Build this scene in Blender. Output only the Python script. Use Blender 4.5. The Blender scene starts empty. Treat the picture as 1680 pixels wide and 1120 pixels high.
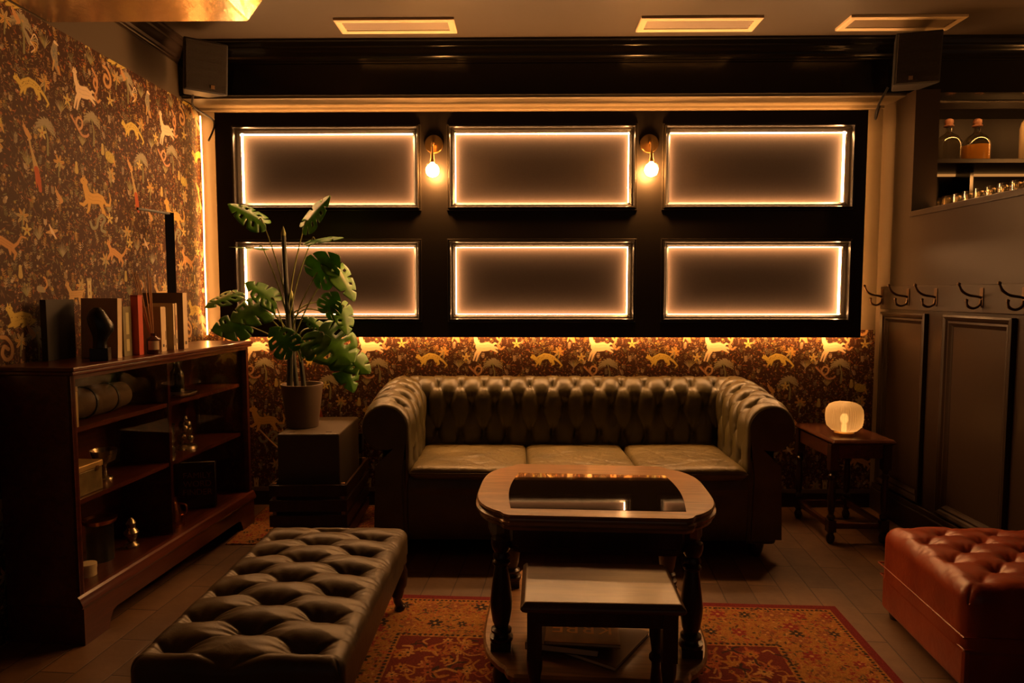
import bpy, bmesh, math, random
import numpy as np
from mathutils import Vector, Matrix

scene = bpy.context.scene
COL = scene.collection
PI = math.pi

# ------------------------------------------------------------------ camera, world, exposure
H = 1.275
FPX = 1120.0
PITCH = math.atan(79 / 1120)
YAW = math.atan(17 / 1120)
cam_data = bpy.data.cameras.new('camera')
cam_data.sensor_width = 36.0
cam_data.lens = 36.0 * FPX / 1680
cam_data.clip_start = 0.05
cam = bpy.data.objects.new('camera', cam_data)
COL.objects.link(cam)
cam.location = (0, 0, H)
cam.rotation_euler = (PI / 2 - PITCH, 0, YAW)
scene.camera = cam

EXPO = 2.3
INSET_L = 26.0        # strips inside the six panels
HALO_L = 17.0        # strips behind the panel unit
BULB_L = 105.0
WORLD_L = 0.012
WARM = (1.0, 0.40, 0.095)
scene.view_settings.view_transform = 'Standard'
scene.view_settings.look = 'None'
scene.view_settings.gamma = 1.0
scene.view_settings.exposure = EXPO
scene.view_settings.use_curve_mapping = False
world = bpy.data.worlds.new('world')
scene.world = world
world.use_nodes = True
world.node_tree.nodes['Background'].inputs[0].default_value = (1.0, 0.62, 0.42, 1)
world.node_tree.nodes['Background'].inputs[1].default_value = WORLD_L

# pixel -> world helper used while laying the room out
_F = np.array([-math.sin(YAW) * math.cos(PITCH), math.cos(YAW) * math.cos(PITCH), -math.sin(PITCH)])
_R = np.array([math.cos(YAW), math.sin(YAW), 0.0])
_U = np.cross(_R, _F)


def at(px, py, X=None, Y=None, Z=None):
    d = _F + _R * (px - 840) / FPX + _U * (560 - py) / FPX
    t = X / d[0] if X is not None else (Y / d[1] if Y is not None else (Z - H) / d[2])
    return Vector((d[0] * t, d[1] * t, H + d[2] * t))


# ------------------------------------------------------------------ materials
def node_mat(name):
    m = bpy.data.materials.new(name)
    m.use_nodes = True
    nt = m.node_tree
    return m, nt, nt.nodes['Principled BSDF']


def noise_bump(nt, bsdf, scale, strength, dist=0.002, detail=4, coord='Object'):
    tc = nt.nodes.new('ShaderNodeTexCoord')
    nz = nt.nodes.new('ShaderNodeTexNoise')
    nz.inputs['Scale'].default_value = scale
    nz.inputs['Detail'].default_value = detail
    bp = nt.nodes.new('ShaderNodeBump')
    bp.inputs['Strength'].default_value = strength
    bp.inputs['Distance'].default_value = dist
    nt.links.new(tc.outputs[coord], nz.inputs['Vector'])
    nt.links.new(nz.outputs['Fac'], bp.inputs['Height'])
    nt.links.new(bp.outputs['Normal'], bsdf.inputs['Normal'])
    return nz


def plain(name, col, rough=0.5, metal=0.0, spec=0.5, var=0.0, vscale=6, bump=0.0, bscale=60, coat=0.0, sheen=0):
    m, nt, b = node_mat(name)
    b.inputs['Base Color'].default_value = (*col, 1)
    b.inputs['Roughness'].default_value = rough
    b.inputs['Metallic'].default_value = metal
    b.inputs['Specular IOR Level'].default_value = spec
    b.inputs['Coat Weight'].default_value = coat
    b.inputs['Coat Roughness'].default_value = 0.1
    if var:
        tc = nt.nodes.new('ShaderNodeTexCoord')
        nz = nt.nodes.new('ShaderNodeTexNoise')
        nz.inputs['Scale'].default_value = vscale
        nz.inputs['Detail'].default_value = 6
        mx = nt.nodes.new('ShaderNodeMix')
        mx.data_type = 'RGBA'
        mx.inputs['A'].default_value = (*[c * (1 - var) for c in col], 1)
        mx.inputs['B'].default_value = (*[min(1, c * (1 + var)) for c in col], 1)
        nt.links.new(tc.outputs['Object'], nz.inputs['Vector'])
        nt.links.new(nz.outputs['Fac'], mx.inputs['Factor'])
        nt.links.new(mx.outputs['Result'], b.inputs['Base Color'])
        rr = nt.nodes.new('ShaderNodeMapRange')
        rr.inputs['To Min'].default_value = max(0.03, rough - 0.08)
        rr.inputs['To Max'].default_value = min(1, rough + 0.08)
        nt.links.new(nz.outputs['Fac'], rr.inputs['Value'])
        nt.links.new(rr.outputs['Result'], b.inputs['Roughness'])
    if bump:
        noise_bump(nt, b, bscale, bump)
    return m


def wood(name, c1, c2, rough=0.35, axis='Y', scale=1.0, coat=0.0):
    m, nt, b = node_mat(name)
    tc = nt.nodes.new('ShaderNodeTexCoord')
    mp = nt.nodes.new('ShaderNodeMapping')
    s = [14 * scale, 14 * scale, 14 * scale]
    s['XYZ'.index(axis)] = 1.2 * scale
    mp.inputs['Scale'].default_value = s
    nz = nt.nodes.new('ShaderNodeTexNoise')
    nz.inputs['Scale'].default_value = 2.2
    nz.inputs['Detail'].default_value = 8
    nz.inputs['Roughness'].default_value = 0.65
    nz.inputs['Distortion'].default_value = 0.8
    cr = nt.nodes.new('ShaderNodeValToRGB')
    cr.color_ramp.elements[0].position = 0.35
    cr.color_ramp.elements[0].color = (*c1, 1)
    cr.color_ramp.elements[1].position = 0.68
    cr.color_ramp.elements[1].color = (*c2, 1)
    nt.links.new(tc.outputs['Object'], mp.inputs['Vector'])
    nt.links.new(mp.outputs['Vector'], nz.inputs['Vector'])
    nt.links.new(nz.outputs['Fac'], cr.inputs['Fac'])
    nt.links.new(cr.outputs['Color'], b.inputs['Base Color'])
    b.inputs['Roughness'].default_value = rough
    b.inputs['Coat Weight'].default_value = coat
    b.inputs['Coat Roughness'].default_value = 0.15
    bp = nt.nodes.new('ShaderNodeBump')
    bp.inputs['Strength'].default_value = 0.15
    bp.inputs['Distance'].default_value = 0.002
    nt.links.new(nz.outputs['Fac'], bp.inputs['Height'])
    nt.links.new(bp.outputs['Normal'], b.inputs['Normal'])
    return m


def emit(name, col, strength):
    m = bpy.data.materials.new(name)
    m.use_nodes = True
    nt = m.node_tree
    nt.nodes.clear()
    e = nt.nodes.new('ShaderNodeEmission')
    e.inputs[0].default_value = (*col, 1)
    e.inputs[1].default_value = strength
    o = nt.nodes.new('ShaderNodeOutputMaterial')
    nt.links.new(e.outputs[0], o.inputs[0])
    return m


def thin_glass(name, tint=(1, 1, 1), rough=0.02, base=0.03, gain=1.0):
    m = bpy.data.materials.new(name)
    m.use_nodes = True
    nt = m.node_tree
    nt.nodes.clear()
    tr = nt.nodes.new('ShaderNodeBsdfTransparent')
    tr.inputs[0].default_value = (*tint, 1)
    gl = nt.nodes.new('ShaderNodeBsdfGlossy')
    gl.inputs['Roughness'].default_value = rough
    fr = nt.nodes.new('ShaderNodeFresnel')
    fr.inputs[0].default_value = 1.5
    ad = nt.nodes.new('ShaderNodeMath')
    ad.operation = 'MULTIPLY_ADD'
    ad.inputs[1].default_value = gain
    ad.inputs[2].default_value = base
    ad.use_clamp = True
    mx = nt.nodes.new('ShaderNodeMixShader')
    o = nt.nodes.new('ShaderNodeOutputMaterial')
    nt.links.new(fr.outputs[0], ad.inputs[0])
    ge = nt.nodes.new('ShaderNodeNewGeometry')
    fr_ = nt.nodes.new('ShaderNodeMath')
    fr_.operation = 'SUBTRACT'
    fr_.inputs[0].default_value = 1.0
    nt.links.new(ge.outputs['Backfacing'], fr_.inputs[1])
    mu = nt.nodes.new('ShaderNodeMath')
    mu.operation = 'MULTIPLY'
    nt.links.new(ad.outputs[0], mu.inputs[0])
    nt.links.new(fr_.outputs[0], mu.inputs[1])
    nt.links.new(mu.outputs[0], mx.inputs[0])
    nt.links.new(tr.outputs[0], mx.inputs[1])
    nt.links.new(gl.outputs[0], mx.inputs[2])
    nt.links.new(mx.outputs[0], o.inputs[0])
    return m


def leather(name, c1, c2, rough=0.38, wrinkle=0.25):
    m, nt, b = node_mat(name)
    tc = nt.nodes.new('ShaderNodeTexCoord')
    nz = nt.nodes.new('ShaderNodeTexNoise')
    nz.inputs['Scale'].default_value = 7
    nz.inputs['Detail'].default_value = 6
    cr = nt.nodes.new('ShaderNodeValToRGB')
    cr.color_ramp.elements[0].position = 0.3
    cr.color_ramp.elements[0].color = (*c1, 1)
    cr.color_ramp.elements[1].position = 0.75
    cr.color_ramp.elements[1].color = (*c2, 1)
    rr = nt.nodes.new('ShaderNodeMapRange')
    rr.inputs['To Min'].default_value = rough - 0.06
    rr.inputs['To Max'].default_value = rough + 0.1
    vo = nt.nodes.new('ShaderNodeTexVoronoi')
    vo.inputs['Scale'].default_value = 380
    n2 = nt.nodes.new('ShaderNodeTexNoise')
    n2.inputs['Scale'].default_value = 22
    n2.inputs['Detail'].default_value = 5
    n2.inputs['Distortion'].default_value = 1.2
    b1 = nt.nodes.new('ShaderNodeBump')
    b1.inputs['Strength'].default_value = wrinkle
    b1.inputs['Distance'].default_value = 0.006
    b2 = nt.nodes.new('ShaderNodeBump')
    b2.inputs['Strength'].default_value = 0.12
    b2.inputs['Distance'].default_value = 0.0008
    L = nt.links.new
    for n in (nz, vo, n2):
        L(tc.outputs['Object'], n.inputs['Vector'])
    L(nz.outputs['Fac'], cr.inputs['Fac'])
    L(cr.outputs['Color'], b.inputs['Base Color'])
    L(nz.outputs['Fac'], rr.inputs['Value'])
    L(rr.outputs['Result'], b.inputs['Roughness'])
    L(n2.outputs['Fac'], b1.inputs['Height'])
    L(vo.outputs['Distance'], b2.inputs['Height'])
    L(b1.outputs['Normal'], b2.inputs['Normal'])
    L(b2.outputs['Normal'], b.inputs['Normal'])
    return m


def image_mat(name, arr, rough=0.6, spec=0.3, bump=0.0):
    """arr: (h, w, 3) linear colours drawn by this script, row 0 at the bottom"""
    h, w, _ = arr.shape
    img = bpy.data.images.new(name, w, h, alpha=False, float_buffer=False)
    a = np.ones((h, w, 4), np.float32)
    x = np.clip(arr, 0, 1)
    a[..., :3] = np.where(x < 0.0031308, x * 12.92, 1.055 * np.power(x, 1 / 2.4) - 0.055)
    img.pixels.foreach_set(a.ravel())
    img.update()
    img.pack()
    m, nt, b = node_mat(name)
    tx = nt.nodes.new('ShaderNodeTexImage')
    tx.image = img
    uv = nt.nodes.new('ShaderNodeUVMap')
    nt.links.new(uv.outputs[0], tx.inputs[0])
    nt.links.new(tx.outputs[0], b.inputs['Base Color'])
    b.inputs['Roughness'].default_value = rough
    b.inputs['Specular IOR Level'].default_value = spec
    if bump:
        noise_bump(nt, b, 500, bump, 0.002)
    return m


# ------------------------------------------------------------------ raster painter for the wallpaper and rugs
class Painter:
    def __init__(s, w, h, base):
        s.w, s.h = w, h
        s.a = np.zeros((h, w, 3), np.float32)
        s.a[:] = base

    def _blend(s, x0, x1, y0, y1, fn, col, alpha=1.0):
        x0, x1, y0, y1 = int(x0) - 2, int(x1) + 3, int(y0) - 2, int(y1) + 3
        X, Y = np.meshgrid(np.arange(x0, x1), np.arange(y0, y1))
        d = fn(X.astype(np.float32), Y.astype(np.float32))
        m = np.clip(0.5 - d, 0, 1)[..., None] * alpha
        ix, iy = X % s.w, Y % s.h
        s.a[iy, ix] = s.a[iy, ix] * (1 - m) + np.array(col, np.float32) * m

    def cap(s, pts, rad, col, alpha=1.0):
        for (p, q, r0, r1) in zip(pts[:-1], pts[1:], rad[:-1], rad[1:]):
            rm = max(r0, r1)

            def f(X, Y, p=p, q=q, r0=r0, r1=r1):
                dx, dy = q[0] - p[0], q[1] - p[1]
                L = dx * dx + dy * dy + 1e-6
                t = np.clip(((X - p[0]) * dx + (Y - p[1]) * dy) / L, 0, 1)
                return np.hypot(X - p[0] - t * dx, Y - p[1] - t * dy) - (r0 + (r1 - r0) * t)
            s._blend(min(p[0], q[0]) - rm, max(p[0], q[0]) + rm, min(p[1], q[1]) - rm, max(p[1], q[1]) + rm, f, col, alpha)

    def line(s, pts, r, col, alpha=1.0):
        s.cap(pts, [r] * len(pts), col, alpha)

    def ell(s, cx, cy, rx, ry, ang, col, alpha=1.0):
        R = max(rx, ry)
        c, sn = math.cos(ang), math.sin(ang)

        def f(X, Y):
            u = (X - cx) * c + (Y - cy) * sn
            v = -(X - cx) * sn + (Y - cy) * c
            k = np.sqrt((u / rx) ** 2 + (v / ry) ** 2)
            return (k - 1) * min(rx, ry)
        s._blend(cx - R, cx + R, cy - R, cy + R, f, col, alpha)

    def flower(s, cx, cy, r, n, col, core, rot=0.0):
        for k in range(n):
            a = rot + k * 2 * PI / n
            s.ell(cx + math.cos(a) * r * .55, cy + math.sin(a) * r * .55, r * .45, r * .24, a, col)
        s.ell(cx, cy, r * .22, r * .22, 0, core)


def curve_pts(P, n=10):
    """Catmull-Rom through P"""
    P = [np.array(p, float) for p in P]
    P = [2 * P[0] - P[1]] + P + [2 * P[-1] - P[-2]]
    out = []
    for i in range(1, len(P) - 2):
        for k in range(n):
            t = k / n
            a, b, c, d = P[i - 1], P[i], P[i + 1], P[i + 2]
            out.append(.5 * ((2 * b) + (-a + c) * t + (2 * a - 5 * b + 4 * c - d) * t * t + (-a + 3 * b - 3 * c + d) * t ** 3))
    out.append(P[-2])
    return [tuple(p) for p in out]


TW, TH = 685, 1180


def make_wallpaper():
    rnd = random.Random(4)
    p = Painter(TW, TH, (0.046, 0.017, 0.009))
    cream = (.70, .56, .38)
    ochre = (.52, .32, .09)
    yel = (.55, .42, .10)
    rust = (.38, .12, .04)
    sage = (.20, .20, .10)
    grey = (.30, .27, .19)
    pink = (.45, .24, .14)
    brown = (.20, .09, .04)
    # ground texture: tiny foliage
    for i in range(2600):
        x, y = rnd.uniform(0, TW), rnd.uniform(0, TH)
        a = rnd.uniform(0, 2 * PI)
        c = rnd.choice([brown, brown, sage, rust, (.15, .10, .05), (.14, .07, .03), (.22, .13, .06)])
        L = rnd.uniform(4, 13)
        p.ell(x, y, L, rnd.uniform(1.0, 2.6), a, c, .75)
    dim = lambda c, k: tuple(v * k for v in c)
    for i in range(230):
        x, y = rnd.uniform(0, TW), rnd.uniform(0, TH)
        h = rnd.uniform(20, 46)
        b = rnd.uniform(-15, 15)
        c = dim(rnd.choice([sage, grey, ochre, (.3, .24, .1), cream]), rnd.uniform(.45, .85))
        pts = curve_pts([(x, y), (x + b * .3, y + h * .5), (x + b, y + h)], 6)
        p.line(pts, .8, c, .9)
        n = rnd.randint(3, 5)
        for k in range(n):
            q = pts[int((k + 1) / (n + 1) * len(pts))]
            for sg in (-1, 1):
                p.ell(q[0] + sg * 5, q[1] + 3, 5.5, 1.8, sg * .55 if sg > 0 else PI - .55, c, .9)
        if rnd.random() < .7:
            p.flower(pts[-1][0], pts[-1][1], rnd.uniform(4, 7.5), rnd.choice([5, 6, 8]), dim(rnd.choice([cream, pink, rust, grey, ochre]), .75), rust, rnd.random())
    for i in range(900):
        x, y = rnd.uniform(0, TW), rnd.uniform(0, TH)
        r = rnd.choice([2.5, 3, 3.5, 4, 5, 6, 8])
        p.flower(x, y, r, rnd.choice([4, 5, 5, 6, 8]), dim(rnd.choice([cream, grey, pink, rust, ochre, yel, (.4, .3, .18)]), rnd.uniform(.4, .85)), rnd.choice([rust, yel, brown]), rnd.random() * 3)
    for i in range(110):
        x, y = rnd.uniform(0, TW), rnd.uniform(0, TH)
        c = dim(rnd.choice([cream, pink, grey]), .7)
        for k in range(5):
            p.ell(x - 2 + 4 * (k % 2), y + k * 5, 2, 2, 0, c, .9)
    # strap-leaf tufts and palm stars
    for (x, y) in [(40, 60), (250, 905), (560, 260), (420, 640), (120, 1010), (600, 760), (330, 90), (90, 420), (640, 480)]:
        for k in range(9):
            a = PI / 2 + (k - 4) * .2
            L = rnd.uniform(38, 60)
            p.cap([(x, y), (x + math.cos(a) * L, y + math.sin(a) * L)], [3, 1], rnd.choice([sage, grey, (.28, .24, .1)]))
    for (x, y) in [(330, 700), (450, 815), (95, 800), (560, 560), (200, 300), (520, 90), (30, 1100), (380, 420)]:
        for k in range(7):
            a = k * 2 * PI / 7 + .3
            p.ell(x + math.cos(a) * 17, y + math.sin(a) * 17, 17, 6, a, rnd.choice([(.42, .34, .16), ochre]))
            p.line([(x, y), (x + math.cos(a) * 30, y + math.sin(a) * 30)], .8, brown)
        p.cap([(x, y), (x - 6, y - 55)], [3, 4], sage)
    # fronded trees
    for (x, y) in [(610, 60), (30, 880), (330, 980)]:
        p.cap([(x, y - 60), (x + 4, y), (x - 8, y + 45)], [6, 5, 3], sage)
        for k in range(9):
            a = PI / 2 + (k - 4) * .36
            q = [(x - 8 + math.cos(a) * t, y + 45 + math.sin(a) * t - t * t * .008) for t in range(0, 60, 8)]
            p.line(q, 1.2, sage)
            for (qx, qy) in q[2:]:
                p.ell(qx, qy - 5, 9, 2.2, a - 1.0, grey)
                p.ell(qx, qy + 5, 9, 2.2, a + 1.0, grey)
    CX, CZ = 274, 1130      # place of the pale leaping creature in the tile

    def T(dx, dz):
        return CX + dx, CZ + dz

    def beast(dx, dz, s, flip, col, spine, neck, head, tail, legs, spots=None):
        s = s * 1.30
        f = -1 if flip else 1
        g = lambda P: [(CX + dx + f * x * s, CZ + dz + y * s) for x, y in P]
        dark = tuple(c * .3 for c in col)
        for (P, r) in [(tail, 3.2)] + [(l, 4.2) for l in legs]:
            q = g(P)
            n = len(q)
            p.cap(q, [(r * (1.5 - .9 * i / (n - 1)) + 1.5) * s for i in range(n)], dark)
        q = g([a[:2] for a in spine])
        p.cap(q, [(a[2] + 1.5) * s for a in spine], dark)
        q = g([a[:2] for a in neck])
        p.cap(q, [(a[2] + 1.5) * s for a in neck], dark)
        for (P, r) in [(tail, 3.2)] + [(l, 4.2) for l in legs]:
            q = g(P)
            n = len(q)
            p.cap(q, [r * (1.5 - .9 * i / (n - 1)) * s for i in range(n)], col)
        p.cap(g([a[:2] for a in spine]), [a[2] * s for a in spine], col)
        p.cap(g([a[:2] for a in neck]), [a[2] * s for a in neck], col)
        hx, hy, hr, ha = head
        hx, hy = g([(hx, hy)])[0]
        p.ell(hx, hy, hr * 1.35 * s, hr * .85 * s, ha * f, col)
        for k in (-1, 1):
            p.ell(hx + k * 3 * s * 1.2, hy + hr * s * .95, 2.2 * s, 5 * s, 0, col)
        p.ell(hx - f * 2 * s, hy + 1.5 * s, 1.6 * s, 1.3 * s, 0, dark)
        if spots:
            for i in range(16):
                a = rnd.choice(spine)
                sx, sy = g([(a[0] + rnd.uniform(-9, 9), a[1] + rnd.uniform(-6, 6))])[0]
                p.ell(sx, sy, 2 * s, 1.4 * s, 0, spots)
        for i in range(2):
            q = g([(a[0], a[1] + a[2] * (.35 - .7 * i)) for a in spine])
            p.line(q, .9, tuple(c * .6 for c in col), .8)

    # pale leaping creature with long neck
    beast(0, 0, 1.12, False, cream,
          [(-22, 2, 15), (-6, 0, 17), (12, 3, 18), (26, 2, 13)],
          [(-22, 6, 11), (-34, 24, 8), (-37, 40, 7)], (-38, 50, 8, .2),
          [(30, 6), (42, 16), (54, 12)],
          [[(-22, -6), (-36, -26), (-46, -54)], [(-14, -8), (-26, -30), (-34, -56)], [(26, -4), (40, -12), (52, -20)], [(28, 0), (44, -2), (58, -6)]])
    # leopard crouching
    beast(-323, -70, 1.1, True, yel,
          [(-34, 4, 8), (-16, 10, 11), (4, 12, 12), (24, 2, 12), (34, -8, 9)],
          [(34, -4, 8), (48, 6, 7)], (52, 8, 8, -.2),
          [(-38, 2), (-54, -10), (-68, -26), (-60, -36)],
          [[(28, -8), (38, -26)], [(20, -4), (24, -24)], [(-26, 0), (-34, -20), (-26, -26)], [(-16, 4), (-22, -14)]], spots=(.2, .13, .03))
    # lion
    beast(44, -450, 1.3, False, ochre,
          [(-26, 6, 14), (-8, 2, 13), (14, 6, 14), (30, 4, 13)],
          [(-28, 10, 12), (-36, 28, 10)], (-40, 42, 11, 0),
          [(36, 8), (50, -6), (66, -6), (70, 10), (66, 26)],
          [[(-28, -4), (-46, -18), (-60, -16)], [(-20, -6), (-26, -28), (-32, -36)], [(30, -6), (34, -24), (32, -38)], [(24, -6), (40, -26), (44, -34)]])
    # running fox
    beast(187, -680, 1.15, True, (.5, .27, .1),
          [(-24, -6, 9), (-8, 0, 10), (10, 8, 10), (24, 10, 9)],
          [(24, 12, 7), (34, 26, 6)], (36, 32, 7, -.3),
          [(-28, -6), (-44, 4), (-58, 22), (-74, 20)],
          [[(24, 4), (38, -10), (46, -18)], [(18, 0), (24, -18)], [(-24, -10), (-36, -22), (-30, -36)], [(-16, -6), (-18, -24)]])
    # second deer low in the tile
    beast(-110, -870, 1.1, False, (.46, .3, .12),
          [(-22, 4, 9), (0, 4, 10), (22, 6, 10)],
          [(-22, 8, 7), (-34, 24, 6)], (-38, 32, 7, .2), [(28, 10), (42, 18)],
          [[(-22, -2), (-34, -20)], [(-14, -4), (-16, -26)], [(22, -2), (34, -22)], [(16, -4), (18, -26)]])
    # seated yellow beast
    beast(-440, -960, 1.25, True, yel,
          [(-28, 2, 12), (-6, 6, 13), (16, 2, 13)],
          [(20, 6, 9), (30, 20, 7)], (32, 26, 8, 0), [(-34, 0), (-48, -4), (-30, -14)],
          [[(20, -8), (36, -14)], [(-20, -8), (-6, -16)], [(6, -8), (18, -16)]], spots=(.25, .16, .03))
    # rabbit / hare pair
    for (dx, dz) in [(-190, -470), (330, -250), (300, -1010)]:
        x, y = T(dx, dz)
        p.cap([(x - 8, y + 12), (x + 2, y), (x + 14, y - 12)], [9, 12, 11], (.5, .29, .12))
        p.ell(x - 14, y + 22, 8, 6.5, .4, (.5, .29, .12))
        p.cap([(x - 14, y + 26), (x - 20, y + 40)], [3.5, 2], (.5, .29, .12))
        p.cap([(x + 14, y - 18), (x + 2, y - 26)], [4, 3], (.5, .29, .12))
    # ribbon loop
    x, y = T(-39, -150)
    R = curve_pts([(x - 52, y + 32), (x - 30, y + 10), (x - 8, y - 14), (x + 18, y - 34), (x + 46, y - 32), (x + 60, y - 22)], 8)
    for rr, cc in ((6.5, (.16, .06, .03)), (5.0, pink)):
        p.line(R, rr, cc)
    R = curve_pts([(x - 8, y - 14), (x - 20, y + 10), (x - 4, y + 36), (x + 20, y + 26), (x + 16, y), (x - 4, y - 16)], 8)
    for rr, cc in ((6.5, (.16, .06, .03)), (5.0, (.5, .3, .16))):
        p.line(R, rr, cc)
    # ring-tailed serpent
    x, y = T(92, 60)
    for rr, cc in ((7, (.16, .06, .03)), (5.2, (.5, .28, .13))):
        p.line(curve_pts([(x - 26, y + 62), (x - 8, y + 44), (x + 8, y + 20), (x - 2, y - 18), (x - 18, y - 2), (x - 12, y + 24), (x + 4, y + 10), (x + 2, y - 22), (x - 12, y - 50), (x + 4, y - 72), (x + 22, y - 60)], 8), rr, cc)
    # second ringed snake low down
    x, y = T(168, -1085)
    for rr, cc in ((9, (.16, .06, .03)), (7, (.5, .3, .13))):
        p.line(curve_pts([(x - 20, y + 66), (x + 6, y + 60), (x + 30, y + 30), (x + 26, y - 8), (x, y - 18), (x - 18, y + 4), (x - 8, y + 30), (x + 12, y + 20)], 8), rr, cc)
    # scaled blue-grey serpent beneath the lion
    x, y = T(70, -540)
    for rr, cc in ((9, (.1, .06, .03)), (7, (.22, .22, .15))):
        p.line(curve_pts([(x - 62, y - 10), (x - 46, y - 34), (x - 18, y - 26), (x - 4, y + 8), (x + 22, y + 28), (x + 44, y + 12), (x + 24, y - 10), (x + 16, y - 36), (x + 44, y - 44)], 8), rr, cc)
    # peacock hanging, feather body
    x, y = T(-174, 95)
    p.cap([(x + 4, y + 50), (x - 6, y + 8), (x + 4, y - 34), (x + 20, y - 62)], [13, 20, 14, 6], (.3, .25, .17))
    for k in range(26):
        p.ell(x + rnd.uniform(-14, 12), y + rnd.uniform(-30, 44), 5, 2.4, 1.4, (.17, .19, .17))
    p.cap([(x + 2, y + 56), (x + 20, y + 50)], [7, 3], cream)
    p.cap([(x - 8, y - 20), (x - 18, y - 60)], [5, 3], (.5, .34, .13))
    p.cap([(x + 16, y - 40), (x + 26, y - 66)], [8, 3], (.5, .26, .08))
    # rooster
    x, y = T(-326, 108)
    p.cap([(x - 22, y + 52), (x - 18, y + 30), (x - 2, y + 8), (x + 10, y - 8)], [4, 6, 10, 13], grey)
    p.ell(x - 24, y + 58, 7, 5, 0, (.45, .3, .12))
    for k in range(6):
        a = .9 - k * .36
        p.line(curve_pts([(x + 14, y - 4), (x + 32 * math.cos(a) + 16, y + 34 * math.sin(a) + 4), (x + 50 * math.cos(a - .5) + 8, y + 44 * math.sin(a - .5))], 6), 2.6, rnd.choice([ochre, grey, cream]))
    p.line([(x + 8, y - 18), (x + 2, y - 40)], 1.6, ochre)
    # tall red-tailed bird
    x, y = T(-315, -380)
    p.cap([(x - 30, y + 112), (x - 24, y + 84), (x - 10, y + 40), (x + 2, y)], [6, 5, 9, 15], (.45, .33, .15))
    p.cap([(x - 30, y + 114), (x - 40, y + 122)], [5, 2], ochre)
    p.cap([(x + 2, y), (x + 12, y - 40), (x + 20, y - 78)], [13, 14, 8], (.42, .09, .03))
    p.cap([(x - 2, y - 20), (x - 2, y - 70)], [5, 2], (.45, .1, .04))
    # fan-tailed yellow hedgehog
    x, y = T(171, -240)
    p.ell(x, y, 36, 24, -.2, (.36, .3, .07))
    for k in range(60):
        px_, py_ = x + rnd.uniform(-32, 30), y + rnd.uniform(-16, 22)
        p.line([(px_, py_), (px_ + 3, py_ + 6)], 1, yel)
    p.cap([(x + 30, y - 12), (x + 40, y - 34)], [7, 3], ochre)
    # flying bird
    x, y = T(-240, -620)
    p.cap([(x - 34, y), (x, y + 6), (x + 30, y + 14)], [3, 10, 5], (.5, .32, .14))
    p.cap([(x, y + 6), (x - 14, y + 32)], [8, 3], cream)
    p.cap([(x + 4, y + 4), (x + 22, y - 18)], [7, 3], cream)
    # swan / long-necked goose
    x, y = T(-310, -835)
    p.cap([(x - 20, y - 8), (x + 6, y - 12)], [13, 11], grey)
    p.line(curve_pts([(x + 10, y - 10), (x + 26, y + 6), (x + 20, y + 30), (x + 8, y + 38)], 8), 4.5, (.48, .27, .1))
    # castle tower
    x, y = T(-18, -850)
    for yy in range(-58, 40, 6):
        p.cap([(x - 8, y + yy), (x + 8, y + yy)], [6, 6], (.48, .41, .22))
    for k in (-12, 0, 12):
        p.cap([(x + k, y + 44), (x + k, y + 52)], [4, 4], (.48, .41, .22))
    for k in range(3):
        p.cap([(x, y + 24 - 30 * k), (x, y + 14 - 30 * k)], [3, 3], brown)
    # owls/bells
    for (dx, dz) in [(118, -215), (-70, -330), (260, -780)]:
        x, y = T(dx, dz)
        p.cap([(x, y + 12), (x, y - 14)], [8, 12], (.46, .36, .13))
        p.ell(x, y + 20, 8, 7, 0, (.5, .4, .16))
    # yellow lily crosses
    for (dx, dz) in [(190, 20), (-110, -60), (150, -520), (-270, -230), (-380, -620), (40, -960)]:
        x, y = T(dx, dz)
        for k in range(5):
            a = PI / 2 + k * 2 * PI / 5
            p.ell(x + math.cos(a) * 13, y + math.sin(a) * 13, 14, 5.5, a, (.5, .4, .14))
        p.ell(x, y, 4, 4, 0, rust)
    # thread texture
    ng = np.random.default_rng(3)
    p.a *= (0.86 + 0.28 * ng.random((TH, TW, 1))).astype(np.float32)
    return p.a, CX / TW, CZ / TH


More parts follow.
